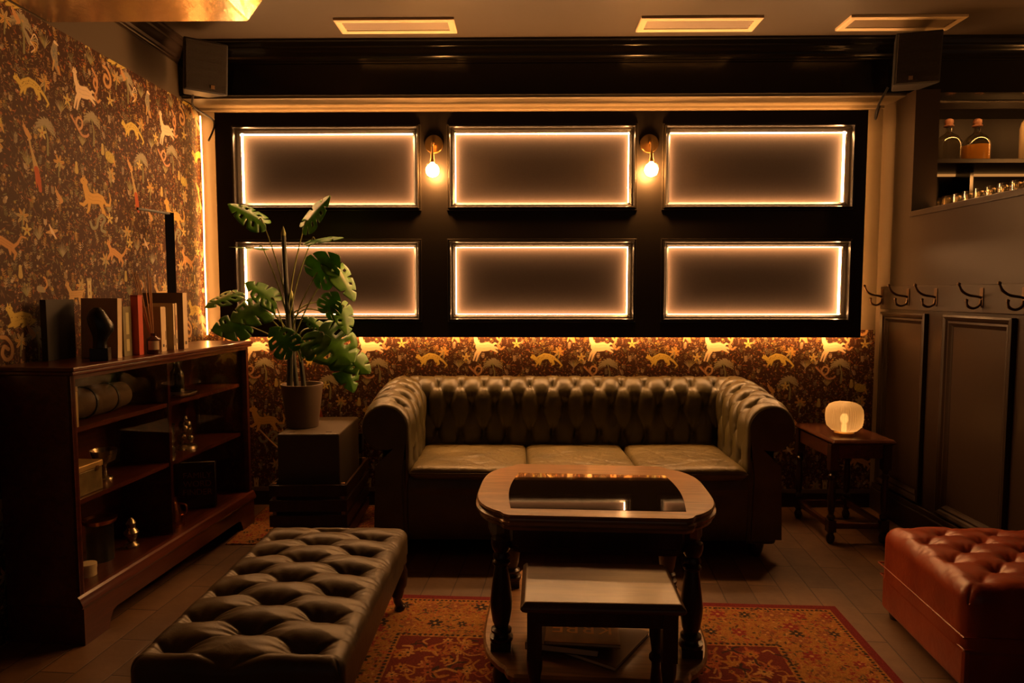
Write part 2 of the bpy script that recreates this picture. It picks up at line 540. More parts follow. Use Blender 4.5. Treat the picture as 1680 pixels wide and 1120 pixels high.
def make_rug(w, h):
    rnd = random.Random(9)
    p = Painter(w, h, (.07, .012, .014))
    red, ochre, dk, tan = (.19, .028, .024), (.30, .135, .03), (.03, .022, .02), (.36, .19, .06)

    def rect(x0, y0, x1, y1, c):
        p.a[int(y0):int(y1), int(x0):int(x1)] = c
    rect(0, 0, w, h, (.13, .018, .02))
    rect(14, 14, w - 14, h - 14, (.26, .12, .03))
    b = 150
    # border motifs
    for i in range(int(w * h * .02)):
        x, y = rnd.uniform(16, w - 16), rnd.uniform(16, h - 16)
        c = rnd.choice([red, red, dk, tan, (.16, .07, .03), (.06, .05, .035), (.3, .09, .03)])
        p.ell(x, y, rnd.uniform(1.5, 5.5), rnd.uniform(.8, 2.2), rnd.uniform(0, PI), c, .85)

    def ring(ins, c, step, r):
        P = []
        for x in np.arange(ins, w - ins, step):
            P += [(x, ins), (x, h - ins)]
        for y in np.arange(ins, h - ins, step):
            P += [(ins, y), (w - ins, y)]
        for (x, y) in P:
            p.ell(x, y, r, r, 0, c)
    ring(20, dk, 8, 2.6)
    ring(62, red, 9, 2)
    ring(b - 6, dk, 9, 3)
    for k in range(0, int(2 * (w + h) / 46)):
        pos = k * 46
        for (x, y) in [(40 + pos, 42), (40 + pos, h - 42), (42, 40 + pos), (w - 42, 40 + pos), (60 + pos, 105), (60 + pos, h - 105), (105, 60 + pos), (w - 105, 60 + pos)]:
            if 20 < x < w - 20 and 20 < y < h - 20:
                p.flower(x, y, rnd.uniform(9, 15), 6, rnd.choice([red, dk, (.2, .07, .03)]), tan, .3)
    x0, y0, x1, y1 = b, b, w - b, h - b
    p.a[y0:y1, x0:x1] = (.115, .022, .018)
    for i in range(int((x1 - x0) * (y1 - y0) * .0045)):
        x, y = rnd.uniform(x0 + 10, x1 - 10), rnd.uniform(y0 + 10, y1 - 10)
        if rnd.random() < .35:
            p.flower(x, y, rnd.uniform(5, 12), 6, rnd.choice([ochre, tan, (.24, .07, .03)]), dk, rnd.random())
        else:
            a = rnd.uniform(0, 2 * PI)
            L = rnd.uniform(14, 34)
            q = curve_pts([(x, y), (x + math.cos(a) * L * .5 - math.sin(a) * 8, y + math.sin(a) * L * .5 + math.cos(a) * 8), (x + math.cos(a) * L, y + math.sin(a) * L)], 5)
            p.line(q, rnd.uniform(1, 2.6), rnd.choice([ochre, ochre, tan, dk, (.3, .08, .03)]), .8)
    # medallion lobes
    for k in range(3):
        cy = h * (.25 + .25 * k)
        for j in range(14):
            a = j * 2 * PI / 14
            p.ell(w / 2 + math.cos(a) * 90, cy + math.sin(a) * 60, 26, 10, a, (.22, .1, .03), .6)
    ng = np.random.default_rng(8)
    p.a *= (0.65 + 0.7 * ng.random((h, w, 1))).astype(np.float32)
    return p.a


wp_arr, WU, WV = make_wallpaper()
M = {}
M['wallpaper'] = image_mat('wallpaper', wp_arr, rough=0.62, spec=0.25)
M['rug'] = image_mat('rug_weave', make_rug(900, 1200), rough=0.95, spec=0.1, bump=0.5)
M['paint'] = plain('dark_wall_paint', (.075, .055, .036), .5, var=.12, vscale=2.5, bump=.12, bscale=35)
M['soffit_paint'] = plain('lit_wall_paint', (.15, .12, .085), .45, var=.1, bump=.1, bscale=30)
M['ceiling'] = plain('ceiling_paint', (.055, .040, .027), .5, spec=.4, var=.1, vscale=2, bump=.08, bscale=20)
M['gloss'] = plain('black_gloss_paint', (.007, .006, .005), .17, spec=.32, bump=.05, bscale=14)
M['board'] = plain('black_satin_board', (.012, .009, .007), .45, spec=.22, bump=.08, bscale=18)
M['frame_gloss'] = plain('black_frame_gloss', (.02, .016, .012), .25, spec=.8, bump=.04, bscale=14)
M['gloss_wall'] = plain('black_satin_paint', (.022, .013, .008), .38, spec=.35, var=.15, vscale=3, bump=.12, bscale=18)
M['inset'] = plain('smoked_inset_panel', (.017, .012, .010), .6, spec=.12, var=.25, vscale=120)
M['led'] = emit('led_diffuser', (1.0, .465, .165), INSET_L)
M['halo'] = emit('led_tape', WARM, HALO_L)
M['pendant'] = emit('pendant_glow', WARM, 20.0)
M['rope'] = emit('led_rope', WARM, 8.0)
M['bulb'] = emit('bulb_glow', (1.0, .42, .11), BULB_L)
M['brass'] = plain('brushed_brass', (.55, .35, .13), .28, metal=1.0)
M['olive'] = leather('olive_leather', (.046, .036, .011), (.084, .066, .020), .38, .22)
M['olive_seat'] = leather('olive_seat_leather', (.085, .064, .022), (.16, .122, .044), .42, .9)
M['tan'] = leather('tan_leather', (.15, .022, .007), (.27, .050, .014), .31, .3)
M['bench'] = leather('dark_bench_leather', (.042, .028, .012), (.080, .054, .022), .42, .25)
M['mahog'] = wood('red_mahogany', (.045, .009, .005), (.10, .022, .009), .28, 'Y', 1, .4)
M['oak'] = wood('worn_brown_oak', (.17, .085, .032), (.38, .20, .078), .30, 'X', 1.3, .7)
M['oak2'] = wood('brown_grained_wood', (.055, .026, .010), (.13, .064, .024), .36, 'X', 1.3, .2)
M['darkwood'] = wood('dark_stained_wood', (.018, .009, .005), (.042, .02, .010), .28, 'Z', 1)
M['darktop'] = wood('dark_reddish_top', (.05, .017, .009), (.10, .034, .015), .26, 'Y', 1, .3)
M['black'] = plain('black_plastic', (.012, .011, .011), .45, bump=.1, bscale=400)
M['blackmetal'] = plain('black_metal', (.012, .011, .010), .4, metal=.0)
M['glass'] = thin_glass('clear_glass', (.93, .93, .9))
M['tableglass'] = plain('dark_table_glass', (.012, .008, .005), .03, spec=.9)
M['bulbglass'] = thin_glass('bulb_glass', (1, .97, .92), base=.02)
M['hook'] = plain('aged_iron', (.10, .06, .035), .35, metal=.9)
M['vent'] = plain('cream_vent', (.60, .46, .28), .5)
M['foil'] = plain('hammered_foil', (.58, .40, .2), .25, metal=1.0, bump=.9, bscale=22)
M['pot'] = plain('brown_pot', (.12, .08, .05), .6, var=.12, bump=.2, bscale=80)
M['soil'] = plain('potting_soil', (.02, .013, .008), .95, bump=1, bscale=90)
M['stem'] = plain('plant_stem', (.022, .024, .010), .6, var=.4, vscale=30, bump=.4, bscale=50)
M['petiole'] = plain('petiole', (.22, .24, .07), .45)
M['paper'] = plain('cream_paper', (.62, .5, .32), .7, var=.06, vscale=40)
M['silver'] = plain('tarnished_silver', (.5, .42, .3), .28, metal=1.0, var=.3, vscale=30)
M['copper'] = plain('copper', (.65, .24, .09), .25, metal=1.0)
M['bottle'] = plain('dark_bottle_glass', (.01, .012, .006), .08, spec=.7)
M['bottleglass'] = thin_glass('bottle_glass', (.80, .76, .66), rough=.06, base=.10, gain=1.6)
M['tumblerglass'] = thin_glass('tumbler_glass', (.92, .88, .8), rough=.12, base=.16, gain=1.8)
M['amber'] = plain('amber_spirit', (.75, .36, .05), .2)
M['cork'] = plain('cork_stopper', (.12, .045, .02), .5)
M['bartape'] = emit('bar_led_tape', WARM, 12.0)
M['bartape2'] = emit('bar_led_tape_low', WARM, .10)
M['glasstape'] = emit('counter_led_tape', WARM, 14.0)
M['reed'] = plain('reed_stick', (.45, .25, .11), .7)
M['stone'] = plain('cabinet_black_stone', (.008, .008, .008), .3)


def leaf_mat():
    m, nt, b = node_mat('monstera_leaf')
    tc = nt.nodes.new('ShaderNodeTexCoord')
    nz = nt.nodes.new('ShaderNodeTexNoise')
    nz.inputs['Scale'].default_value = 18
    cr = nt.nodes.new('ShaderNodeValToRGB')
    cr.color_ramp.elements[0].position = .3
    cr.color_ramp.elements[0].color = (.045, .15, .006, 1)
    cr.color_ramp.elements[1].position = .75
    cr.color_ramp.elements[1].color = (.10, .30, .012, 1)
    nt.links.new(tc.outputs['Object'], nz.inputs['Vector'])
    nt.links.new(nz.outputs['Fac'], cr.inputs['Fac'])
    nt.links.new(cr.outputs['Color'], b.inputs['Base Color'])
    b.inputs['Roughness'].default_value = .38
    tr = nt.nodes.new('ShaderNodeBsdfTranslucent')
    nt.links.new(cr.outputs['Color'], tr.inputs['Color'])
    mx = nt.nodes.new('ShaderNodeMixShader')
    mx.inputs[0].default_value = .35
    out = nt.nodes['Material Output']
    nt.links.new(b.outputs[0], mx.inputs[1])
    nt.links.new(tr.outputs[0], mx.inputs[2])
    nt.links.new(mx.outputs[0], out.inputs[0])
    return m


def floor_mat():
    m, nt, b = node_mat('worn_floor_boards')
    tc = nt.nodes.new('ShaderNodeTexCoord')
    mp = nt.nodes.new('ShaderNodeMapping')
    mp.inputs['Rotation'].default_value = (0, 0, math.radians(90 + 4.3))
    br = nt.nodes.new('ShaderNodeTexBrick')
    br.inputs['Color1'].default_value = (.085, .045, .02, 1)
    br.inputs['Color2'].default_value = (.15, .082, .036, 1)
    br.inputs['Mortar'].default_value = (.03, .014, .006, 1)
    br.inputs['Scale'].default_value = 1.0
    br.inputs['Brick Width'].default_value = .46
    br.inputs['Row Height'].default_value = .128
    br.inputs['Mortar Size'].default_value = .003
    br.inputs['Mortar Smooth'].default_value = .3
    nz = nt.nodes.new('ShaderNodeTexNoise')
    nz.inputs['Scale'].default_value = 3
    nz.inputs['Detail'].default_value = 10
    nz.inputs['Roughness'].default_value = .7
    mx = nt.nodes.new('ShaderNodeMix')
    mx.data_type = 'RGBA'
    mx.blend_type = 'MULTIPLY'
    mx.inputs['Factor'].default_value = .75
    rp = nt.nodes.new('ShaderNodeValToRGB')
    rp.color_ramp.elements[0].position = .3
    rp.color_ramp.elements[0].color = (.35, .3, .28, 1)
    rp.color_ramp.elements[1].position = .7
    rp.color_ramp.elements[1].color = (1.1, 1.05, 1, 1)
    rr = nt.nodes.new('ShaderNodeMapRange')
    rr.inputs['To Min'].default_value = .62
    rr.inputs['To Max'].default_value = .38
    iv = nt.nodes.new('ShaderNodeMath')
    iv.operation = 'MULTIPLY_ADD'
    iv.inputs[1].default_value = -1.0
    bp = nt.nodes.new('ShaderNodeBump')
    bp.inputs['Strength'].default_value = .6
    bp.inputs['Distance'].default_value = .004
    L = nt.links.new
    L(tc.outputs['Object'], mp.inputs['Vector'])
    L(mp.outputs['Vector'], br.inputs['Vector'])
    L(tc.outputs['Object'], nz.inputs['Vector'])
    L(br.outputs['Color'], mx.inputs['A'])
    L(nz.outputs['Fac'], rp.inputs['Fac'])
    L(rp.outputs['Color'], mx.inputs['B'])
    L(mx.outputs['Result'], b.inputs['Base Color'])
    L(nz.outputs['Fac'], rr.inputs['Value'])
    L(rr.outputs['Result'], b.inputs['Roughness'])
    L(br.outputs['Fac'], iv.inputs[0])
    L(nz.outputs['Fac'], iv.inputs[2])
    L(iv.outputs[0], bp.inputs['Height'])
    L(bp.outputs['Normal'], b.inputs['Normal'])
    return m


M['leaf'] = leaf_mat()
M['floor'] = floor_mat()


# ------------------------------------------------------------------ mesh building
class MB:
    def __init__(s):
        s.v, s.f = [], []

    def add(s, verts, faces, mat=None):
        o = len(s.v)
        for p in verts:
            p = Vector(p)
            s.v.append(mat @ p if mat else p)
        s.f += [tuple(i + o for i in f) for f in faces]
        return s

    def box(s, x0, x1, y0, y1, z0, z1, mat=None):
        V = [(x0, y0, z0), (x1, y0, z0), (x1, y1, z0), (x0, y1, z0), (x0, y0, z1), (x1, y0, z1), (x1, y1, z1), (x0, y1, z1)]
        return s.add(V, [(0, 3, 2, 1), (4, 5, 6, 7), (0, 1, 5, 4), (1, 2, 6, 5), (2, 3, 7, 6), (3, 0, 4, 7)], mat)

    def lathe(s, prof, n=24, mat=None, center=(0, 0, 0)):
        V, Fs = [], []
        for (r, z) in prof:
            for k in range(n):
                a = 2 * PI * k / n
                V.append((center[0] + r * math.cos(a), center[1] + r * math.sin(a), center[2] + z))
        m = len(prof)
        for i in range(m - 1):
            for k in range(n):
                k2 = (k + 1) % n
                Fs.append((i * n + k, i * n + k2, (i + 1) * n + k2, (i + 1) * n + k))
        if prof[0][0] > 1e-5:
            Fs.append(tuple(reversed(range(n))))
        if prof[-1][0] > 1e-5:
            Fs.append(tuple((m - 1) * n + k for k in range(n)))
        return s.add(V, Fs, mat)

    def tube(s, pts, rad, n=8, mat=None):
        pts = [Vector(p) for p in pts]
        if not hasattr(rad, '__len__'):
            rad = [rad] * len(pts)
        V, Fs = [], []
        up = None
        for i, p in enumerate(pts):
            t = (pts[min(i + 1, len(pts) - 1)] - pts[max(i - 1, 0)]).normalized()
            if up is None:
                up = t.orthogonal().normalized()
            up = (up - t * up.dot(t))
            up = up.normalized() if up.length > 1e-6 else t.orthogonal().normalized()
            w = t.cross(up)
            for k in range(n):
                a = 2 * PI * k / n
                V.append(p + (up * math.cos(a) + w * math.sin(a)) * rad[i])
        m = len(pts)
        for i in range(m - 1):
            for k in range(n):
                k2 = (k + 1) % n
                Fs.append((i * n + k, i * n + k2, (i + 1) * n + k2, (i + 1) * n + k))
        Fs.append(tuple(reversed(range(n))))
        Fs.append(tuple((m - 1) * n + k for k in range(n)))
        return s.add(V, Fs, mat)

    def prism(s, outline, z0, z1, mat=None):
        """outline: list of (x, y), extruded along z"""
        n = len(outline)
        V = [(x, y, z0) for x, y in outline] + [(x, y, z1) for x, y in outline]
        Fs = [tuple(reversed(range(n))), tuple(range(n, 2 * n))]
        Fs += [(k, (k + 1) % n, n + (k + 1) % n, n + k) for k in range(n)]
        return s.add(V, Fs, mat)

    def stack(s, outline_fn, levels, mat=None):
        """outline_fn(inset) -> list of (x,y); levels: list of (inset, z)"""
        V, Fs = [], []
        for (ins, z) in levels:
            o = outline_fn(ins)
            n = len(o)
            V += [(x, y, z) for x, y in o]
        for i in range(len(levels) - 1):
            for k in range(n):
                k2 = (k + 1) % n
                Fs.append((i * n + k, i * n + k2, (i + 1) * n + k2, (i + 1) * n + k))
        Fs.append(tuple(reversed(range(n))))
        Fs.append(tuple((len(levels) - 1) * n + k for k in range(n)))
        return s.add(V, Fs, mat)

    def rect_loops(s, a0, a1, b0, b1, prof, fn, close=True):
        """mitred rectangular moulding. prof: (inset, depth); fn(a,b,d)->xyz"""
        V, Fs = [], []
        for (i, d) in prof:
            V += [fn(a0 + i, b0 + i, d), fn(a1 - i, b0 + i, d), fn(a1 - i, b1 - i, d), fn(a0 + i, b1 - i, d)]
        m = len(prof)
        for i in range(m - 1 + (1 if close else 0)):
            j = (i + 1) % m
            for k in range(4):
                k2 = (k + 1) % 4
                Fs.append((i * 4 + k, i * 4 + k2, j * 4 + k2, j * 4 + k))
        return s.add(V, Fs)

    def build(s, name, mat, parent=None, smooth=False, bevel=0.0, kind=None, label=None, angle=35):
        me = bpy.data.meshes.new(name)
        me.from_pydata([tuple(v) for v in s.v], [], s.f)
        me.update()
        bm = bmesh.new()
        bm.from_mesh(me)
        bmesh.ops.recalc_face_normals(bm, faces=bm.faces)
        bm.to_mesh(me)
        bm.free()
        me.materials.append(M[mat] if isinstance(mat, str) else mat)
        if smooth:
            me.polygons.foreach_set('use_smooth', [True] * len(me.polygons))
            me.set_sharp_from_angle(angle=math.radians(angle))
        o = bpy.data.objects.new(name, me)
        COL.objects.link(o)
        if parent:
            o.parent = parent
        if bevel:
            b = o.modifiers.new('bevel', 'BEVEL')
            b.width = bevel
            b.segments = 2
            b.limit_method = 'ANGLE'
        if kind:
            o['kind'] = kind
        if label:
            o['label'] = label
        return o


def grid_obj(name, P, mat, parent=None, wrap_u=False, smooth=True, label=None, flip=False):
    """P: array (nv, nu, 3)"""
    nv, nu, _ = P.shape
    idx = np.arange(nv * nu).reshape(nv, nu)
    if wrap_u:
        idx = np.concatenate([idx, idx[:, :1]], 1)
    q = np.stack([idx[:-1, :-1], idx[:-1, 1:], idx[1:, 1:], idx[1:, :-1]], -1).reshape(-1, 4)
    if flip:
        q = q[:, ::-1]
    me = bpy.data.meshes.new(name)
    me.from_pydata(P.reshape(-1, 3).tolist(), [], q.tolist())
    me.update()
    me.materials.append(M[mat] if isinstance(mat, str) else mat)
    if smooth:
        me.polygons.foreach_set('use_smooth', [True] * len(me.polygons))
    o = bpy.data.objects.new(name, me)
    COL.objects.link(o)
    if parent:
        o.parent = parent
    if label:
        o['label'] = label
    return o


def thing(name, label, cat, loc=(0, 0, 0), rz=0.0, group=None):
    o = bpy.data.objects.new(name, None)
    o.empty_display_size = .1
    COL.objects.link(o)
    o.location = loc
    o.rotation_euler = (0, 0, rz)
    o['label'] = label
    o['category'] = cat
    if group:
        o['group'] = group
    return o


def tag(o, label, cat, group=None, kind=None, loc=None, rz=None):
    o['label'] = label
    o['category'] = cat
    if group:
        o['group'] = group
    if kind:
        o['kind'] = kind
    if loc is not None:
        o.location = loc
    if rz is not None:
        o.rotation_euler = (0, 0, rz)
    return o


def copy_tree(o, parent=None):
    c = o.copy()
    COL.objects.link(c)
    c.parent = parent
    for ch in [x for x in o.children]:
        copy_tree(ch, c)
    return c


def text_part(name, body, size, mat, parent, mtx, extrude=.0008, align='CENTER', label=None):
    cu = bpy.data.curves.new(name, 'FONT')
    cu.body = body
    cu.size = size
    cu.align_x = align
    cu.extrude = extrude
    tmp = bpy.data.objects.new('tmp', cu)
    COL.objects.link(tmp)
    bpy.context.view_layer.update()
    me = bpy.data.meshes.new_from_object(tmp.evaluated_get(bpy.context.evaluated_depsgraph_get()))
    bpy.data.objects.remove(tmp)
    me.transform(mtx)
    me.materials.clear()
    me.materials.append(M[mat] if isinstance(mat, str) else mat)
    o = bpy.data.objects.new(name, me)
    COL.objects.link(o)
    o.parent = parent
    if label:
        o['label'] = label
    return o


def seg_frac(x):
    return x - np.round(x)


def tuft(u, v, du, dv, wr=1.0, dr=.20, cw_=.15, pw_=.25):
    """height 0..1 of diamond tufting; buttons at (i du, 2j dv) and ((i+.5) du, (2j+1) dv)"""
    a = u / du + v / (2 * dv)
    b = u / du - v / (2 * dv)
    fa, fb = seg_frac(a), seg_frac(b)
    pu = (fa + fb) / 2 * du
    pv = (fa - fb) * dv
    rn = np.hypot(pu / du, pv / (2 * dv))
    th = np.arctan2(pv / (2 * dv), pu / du)
    dip = 1 - np.exp(-(rn / dr) ** 1.35)
    near = np.exp(-(rn / .32) ** 2)
    crease = 1 - np.exp(-(np.minimum(np.abs(fa), np.abs(fb)) / .055) ** 1.2) * (.35 + .65 * near)
    puff = np.sqrt(np.abs(np.sin(PI * fa) * np.sin(PI * fb)) + 1e-4)
    wrk = np.cos(th * 9 + 2 * np.round(a) + 1.3 * np.round(b)) * np.exp(-(rn / .26) ** 2) * (1 - np.exp(-(rn / .07) ** 2))
    return (1 - cw_ - pw_) * dip + cw_ * crease + pw_ * puff + .04 * wr * wrk


def normals(P):
    du = np.gradient(P, axis=1)
    dv = np.gradient(P, axis=0)
    n = np.cross(du, dv)
    return n / (np.linalg.norm(n, axis=2, keepdims=True) + 1e-9)


def ID(x, y, z):
    return (x, y, z)


# ------------------------------------------------------------------ room shell
XL, XR, YB, ZC = -1.89, 2.10, 4.05, 2.635
YF = -2.2           # the room stays open to the rest of the bar behind the photographer
XBAR = 4.4
WT = .13


def struct(name, mb, mat, bevel=0.0, smooth=False):
    return mb.build(name, mat, None, kind='structure', bevel=bevel, smooth=smooth)


struct('floor', MB().box(XL - .1, XBAR, YF, YB + .1, -.08, 0), 'floor')
struct('ceiling', MB().box(XL - .1, XBAR, YF, YB + .8, ZC, ZC + .08), 'ceiling')


def uv_wall(name, quads, mat):
    """quads: list of 4 (xyz, uv)"""
    me = bpy.data.meshes.new(name)
    V, Fs, UV = [], [], []
    for q in quads:
        o = len(V)
        V += [c[0] for c in q]
        UV += [c[1] for c in q]
        Fs.append((o, o + 1, o + 2, o + 3))
    me.from_pydata(V, [], Fs)
    me.materials.append(M[mat])
    uvl = me.uv_layers.new(name='UVMap')
    for i, uv in enumerate(UV):
        uvl.data[i].uv = uv
    o = bpy.data.objects.new(name, me)
    COL.objects.link(o)
    return o


def wuv(h, z, h0):
    return ((h - h0) / .685 + WU, (z - 2.135) / 1.18 + WV)


WPT = 2.345
# left wall: wall core + papered face + painted band above
struct('wall_left', MB().box(XL - .1, XL - .004, YF, YB + .1, 0, ZC), 'paint')
o = uv_wall('wallpaper_left', [[((XL, YF, 0), wuv(YF, 0, 2.979)), ((XL, YB, 0), wuv(YB, 0, 2.979)), ((XL, YB, WPT), wuv(YB, WPT, 2.979)), ((XL, YF, WPT), wuv(YF, WPT, 2.979))]], 'wallpaper')
o.name = 'wall_left_paper'
o['kind'] = 'structure'
sol = o.modifiers.new('thick', 'SOLIDIFY')
sol.thickness = .003
sol.offset = -1
# back wall
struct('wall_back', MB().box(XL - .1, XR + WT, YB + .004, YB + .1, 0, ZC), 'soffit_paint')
o = uv_wall('wall_back_paper', [[((XL, YB, 0), wuv(XL, 0, -.225)), ((XR, YB, 0), wuv(XR, 0, -.225)), ((XR, YB, 1.06), wuv(XR, 1.06, -.225)), ((XL, YB, 1.06), wuv(XL, 1.06, -.225))]], 'wallpaper')
o['kind'] = 'structure'
sol = o.modifiers.new('thick', 'SOLIDIFY')
sol.thickness = .003
sol.offset = 1
# skirting of the back wall
mb = MB()
prof = [(YB, 0), (YB - .022, 0), (YB - .022, .085), (YB - .014, .1), (YB - .010, .106), (YB, .106)]
mb.add([(XL, y, z) for y, z in prof] + [(XR, y, z) for y, z in prof], [tuple(range(6)), tuple(range(11, 5, -1))] + [(k, (k + 1) % 6, 6 + (k + 1) % 6, 6 + k) for k in range(6)])
struct('baseboard_back', mb, 'gloss_wall')
# bulkhead above the panels, with cornice
BY = 3.82
mb = MB().box(XL, XBAR, BY, YB + .004, 2.36, ZC)
struct('trim_1', mb, 'gloss')
mb = MB().box(XL, XR + .14, BY + .03, YB, 2.352, 2.36)
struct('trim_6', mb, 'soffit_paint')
corn = [(0, 0), (0, -.18), (.012, -.18), (.012, -.165), (.022, -.16), (.022, -.142), (.03, -.135), (.04, -.128), (.045, -.11), (.055, -.09), (.075, -.072), (.078, -.06), (.098, -.055), (.105, -.04), (.112, -.022), (.135, -.018), (.135, 0)]
corn = [(a * .6, z * .6) for a, z in corn]


def cornice(name, x0, x1):
    n = len(corn)
    V = [(x0, BY - a, ZC + z) for a, z in corn] + [(x1, BY - a, ZC + z) for a, z in corn]
    return struct(name, MB().add(V, [tuple(range(n)), tuple(reversed(range(n, 2 * n)))] + [(k, (k + 1) % n, n + (k + 1) % n, n + k) for k in range(n)]), 'gloss', smooth=True)


cornice('trim_2', XL, XBAR)
n = len(corn)
V = [(XL + a, YF, ZC + z) for a, z in corn] + [(XL + a, BY - .02, ZC + z) for a, z in corn]
struct('trim_3', MB().add(V, [tuple(reversed(range(n))), tuple(range(n, 2 * n))] + [(k, (k + 1) % n, n + (k + 1) % n, n + k) for k in range(n)]), 'gloss_wall', smooth=True)
# lining strip between wall corner and the lit bands
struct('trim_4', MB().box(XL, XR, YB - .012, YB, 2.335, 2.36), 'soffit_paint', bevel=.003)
# right partition: low panelled wall, pillar, opening to the bar
WT = .13
struct('wall_right', MB().box(XR, XR + WT, -.6, 3.76, 0, 1.685).box(XR, XR + WT, 3.76, YB + .004, 0, 2.36), 'gloss_wall')
struct('trim_5', MB().box(XR - .012, XR + WT + .01, -.6, 3.76, 1.685, 1.715), 'gloss_wall', bevel=.004)
# rounded plaster edge at the pillar
mb = MB()
P = [(XR - .0 - .022 * (1 + math.cos(PI * k / 8)) * .5, YB - .001 - .10 * k / 8) for k in range(9)]
mb.prism([(XR + .01, YB - .001)] + P + [(XR + .01, YB - .1)], 0.12, 2.35)
struct('trim_7', mb, 'paint', smooth=True)


def rx(a, b, d):      # right wall mapping: a = Y, b = Z, d = out of the wall (towards -X)
    return (XR - d, a, b)


mb = MB()
# upper painted face above the rail, rail board, stiles; recessed panels with mouldings
mb.box(XR - .016, XR, -.6, 4.03, 1.185, 1.315)
mb.box(XR - .012, XR, -.6, 4.03, .0, .16)
struct('baseboard_right', MB().box(XR - .03, XR, -.6, 4.03, 0, .13).box(XR - .022, XR, -.6, 4.03, .13, .16), 'gloss_wall', bevel=.005)
struct('trim_8', mb, 'gloss_wall', bevel=.003)
panels = [(3.56, 4.00), (2.93, 3.41), (2.30, 2.78), (1.67, 2.15)]
mb = MB()
pm = [(0, 0), (0, .022), (.010, .026), (.022, .020), (.030, .012), (.040, .014), (.050, .006), (.058, .001), (.058, 0)]
for (y0, y1) in panels:
    mb.rect_loops(y0, y1, .17, 1.17, pm, rx)
struct('trim_9', mb, 'gloss_wall')
# duct under the ceiling, upper left
mb = MB()
x0, x1, y0, y1, z0 = XL + .002, -1.09, 1.2, 2.775, 2.35
V = [(x0, y0, z0), (x1, y0, z0), (x1, y1, z0), (x0, y1, z0), (x0, y0, ZC - .001), (x1 + .22, y0, ZC - .001), (x1 + .22, y1 + .0, ZC - .001), (x0, y1, ZC - .001)]
mb.add(V, [(0, 3, 2, 1), (4, 5, 6, 7), (0, 1, 5, 4), (1, 2, 6, 5), (2, 3, 7, 6), (3, 0, 4, 7)])
d = thing('ceiling_duct', 'foil wrapped metal duct under the ceiling at upper left corner', 'duct', (0, 0, 0))
mb.build('duct_body', 'foil', d, bevel=.006)
mb = MB()
for yy in (1.9, 2.35):
    MB().box(x0 + .02, x1 - .03, yy, yy + .03, z0 - .006, z0 - .001).build('seam_strap', 'foil', d)
# linear air vents in the ceiling
vents = [((-.940, -.340), 'leftmost long cream air vent recessed in the ceiling'),
         ((.585, 1.185), 'middle long cream air vent in the ceiling above right wall light'),
         ((1.61, 2.18), 'rightmost long cream air vent in the ceiling above the bar corner')]
for (a, b), lab in vents:
    v = thing('ceiling_vent', lab, 'air vent', ((a + b) / 2, 3.56, ZC), 0, 'linear ceiling vents')
    hw = (b - a) / 2
    MB().rect_loops(-hw, hw, -.088, .088, [(0, 0), (0, .012), (.008, .016), (.034, .012), (.034, 0)], lambda a, b, d: (a, b, -d)).build('vent_frame', 'vent', v)
    m_ = MB()
    for yy in (-.040, -.013, .014, .041):
        m_.add([(-hw + .034, yy - .012, -.002), (hw - .034, yy - .012, -.002), (hw - .034, yy + .008, -.010), (-hw + .034, yy + .008, -.010),
                (-hw + .034, yy - .012, -.0005), (hw - .034, yy - .012, -.0005), (hw - .034, yy + .008, -.007), (-hw + .034, yy + .008, -.007)],
               [(0, 1, 2, 3), (7, 6, 5, 4), (0, 4, 5, 1), (1, 5, 6, 2), (2, 6, 7, 3), (3, 7, 4, 0)])
    m_.build('vent_slats', plain('vent_slat', (.16, .11, .06), .5) if 'vs' not in M else M['vs'], v)

# ------------------------------------------------------------------ illuminated panel unit
UX0, UX1, UZ0, UZ1, UY = -1.75, 1.935, 1.022, 2.298, 3.93
unit = thing('panel_unit', 'black gloss wall panelling with six glowing recessed panels above the sofa', 'wall panelling', (0, UY, UZ0))


def ub(mb, x0, x1, y0, y1, z0, z1):
    return mb.box(x0, x1, y0 - UY, y1 - UY, z0 - UZ0, z1 - UZ0)


cols = [(-1.655, -.575), (-.43, .65), (.787, 1.867)]
rows = [(1.743, 2.228), (1.108, 1.585)]
FW = .046
mb = MB()
YBK = 3.99
xs = [UX0] + [v for c in cols for v in (c[0] + .03, c[1] - .03)] + [UX1]
for i in range(0, 8, 2):
    ub(mb, xs[i], xs[i + 1], UY, YBK, UZ0, UZ1)
zs = [UZ0, rows[1][0] + .03, rows[1][1] - .03, rows[0][0] + .03, rows[0][1] - .03, UZ1]
for c in cols:
    for j in range(0, 6, 2):
        ub(mb, c[0] + .03, c[1] - .03, UY, YBK, zs[j], zs[j + 1])
mb.build('panel_board', 'board', unit)
fp = [(0, 0), (0, .008), (.003, .013), (.007, .013), (.010, .008), (.012, .022), (.015, .029), (.019, .029), (.022, .022), (.024, .014), (.034, .008), (FW, -.004), (FW, -.026), (.030, -.026)]
names = {0: 'upper', 1: 'lower'}
for ci, c in enumerate(cols):
    for ri, r in enumerate(rows):
        fr = MB().rect_loops(c[0], c[1], r[0] - UZ0, r[1] - UZ0, fp, lambda a, b, d: (a, -d, b)).build('panel_frame', 'frame_gloss', unit)
        x0, x1, z0, z1 = c[0] + FW, c[1] - FW, r[0] + FW, r[1] - FW
        m_ = MB()
        ub(m_, x0 - .012, x1 + .012, 3.982, 3.9895, z0 - .012, z1 + .012)
        m_.build('inset_panel', 'inset', fr)
        m_ = MB()
        t = .004
        ya, yb = 3.952, 3.981
        m_.rect_loops(x0 - t, x1 + t, z0 - t - UZ0, z1 + t - UZ0, [(0, -(ya - UY)), (t, -(ya - UY)), (t, -(yb - UY)), (0, -(yb - UY))], lambda a, b, d: (a, -d, b))
        m_.build('led_strip', 'led', fr, label='glowing warm light strip')
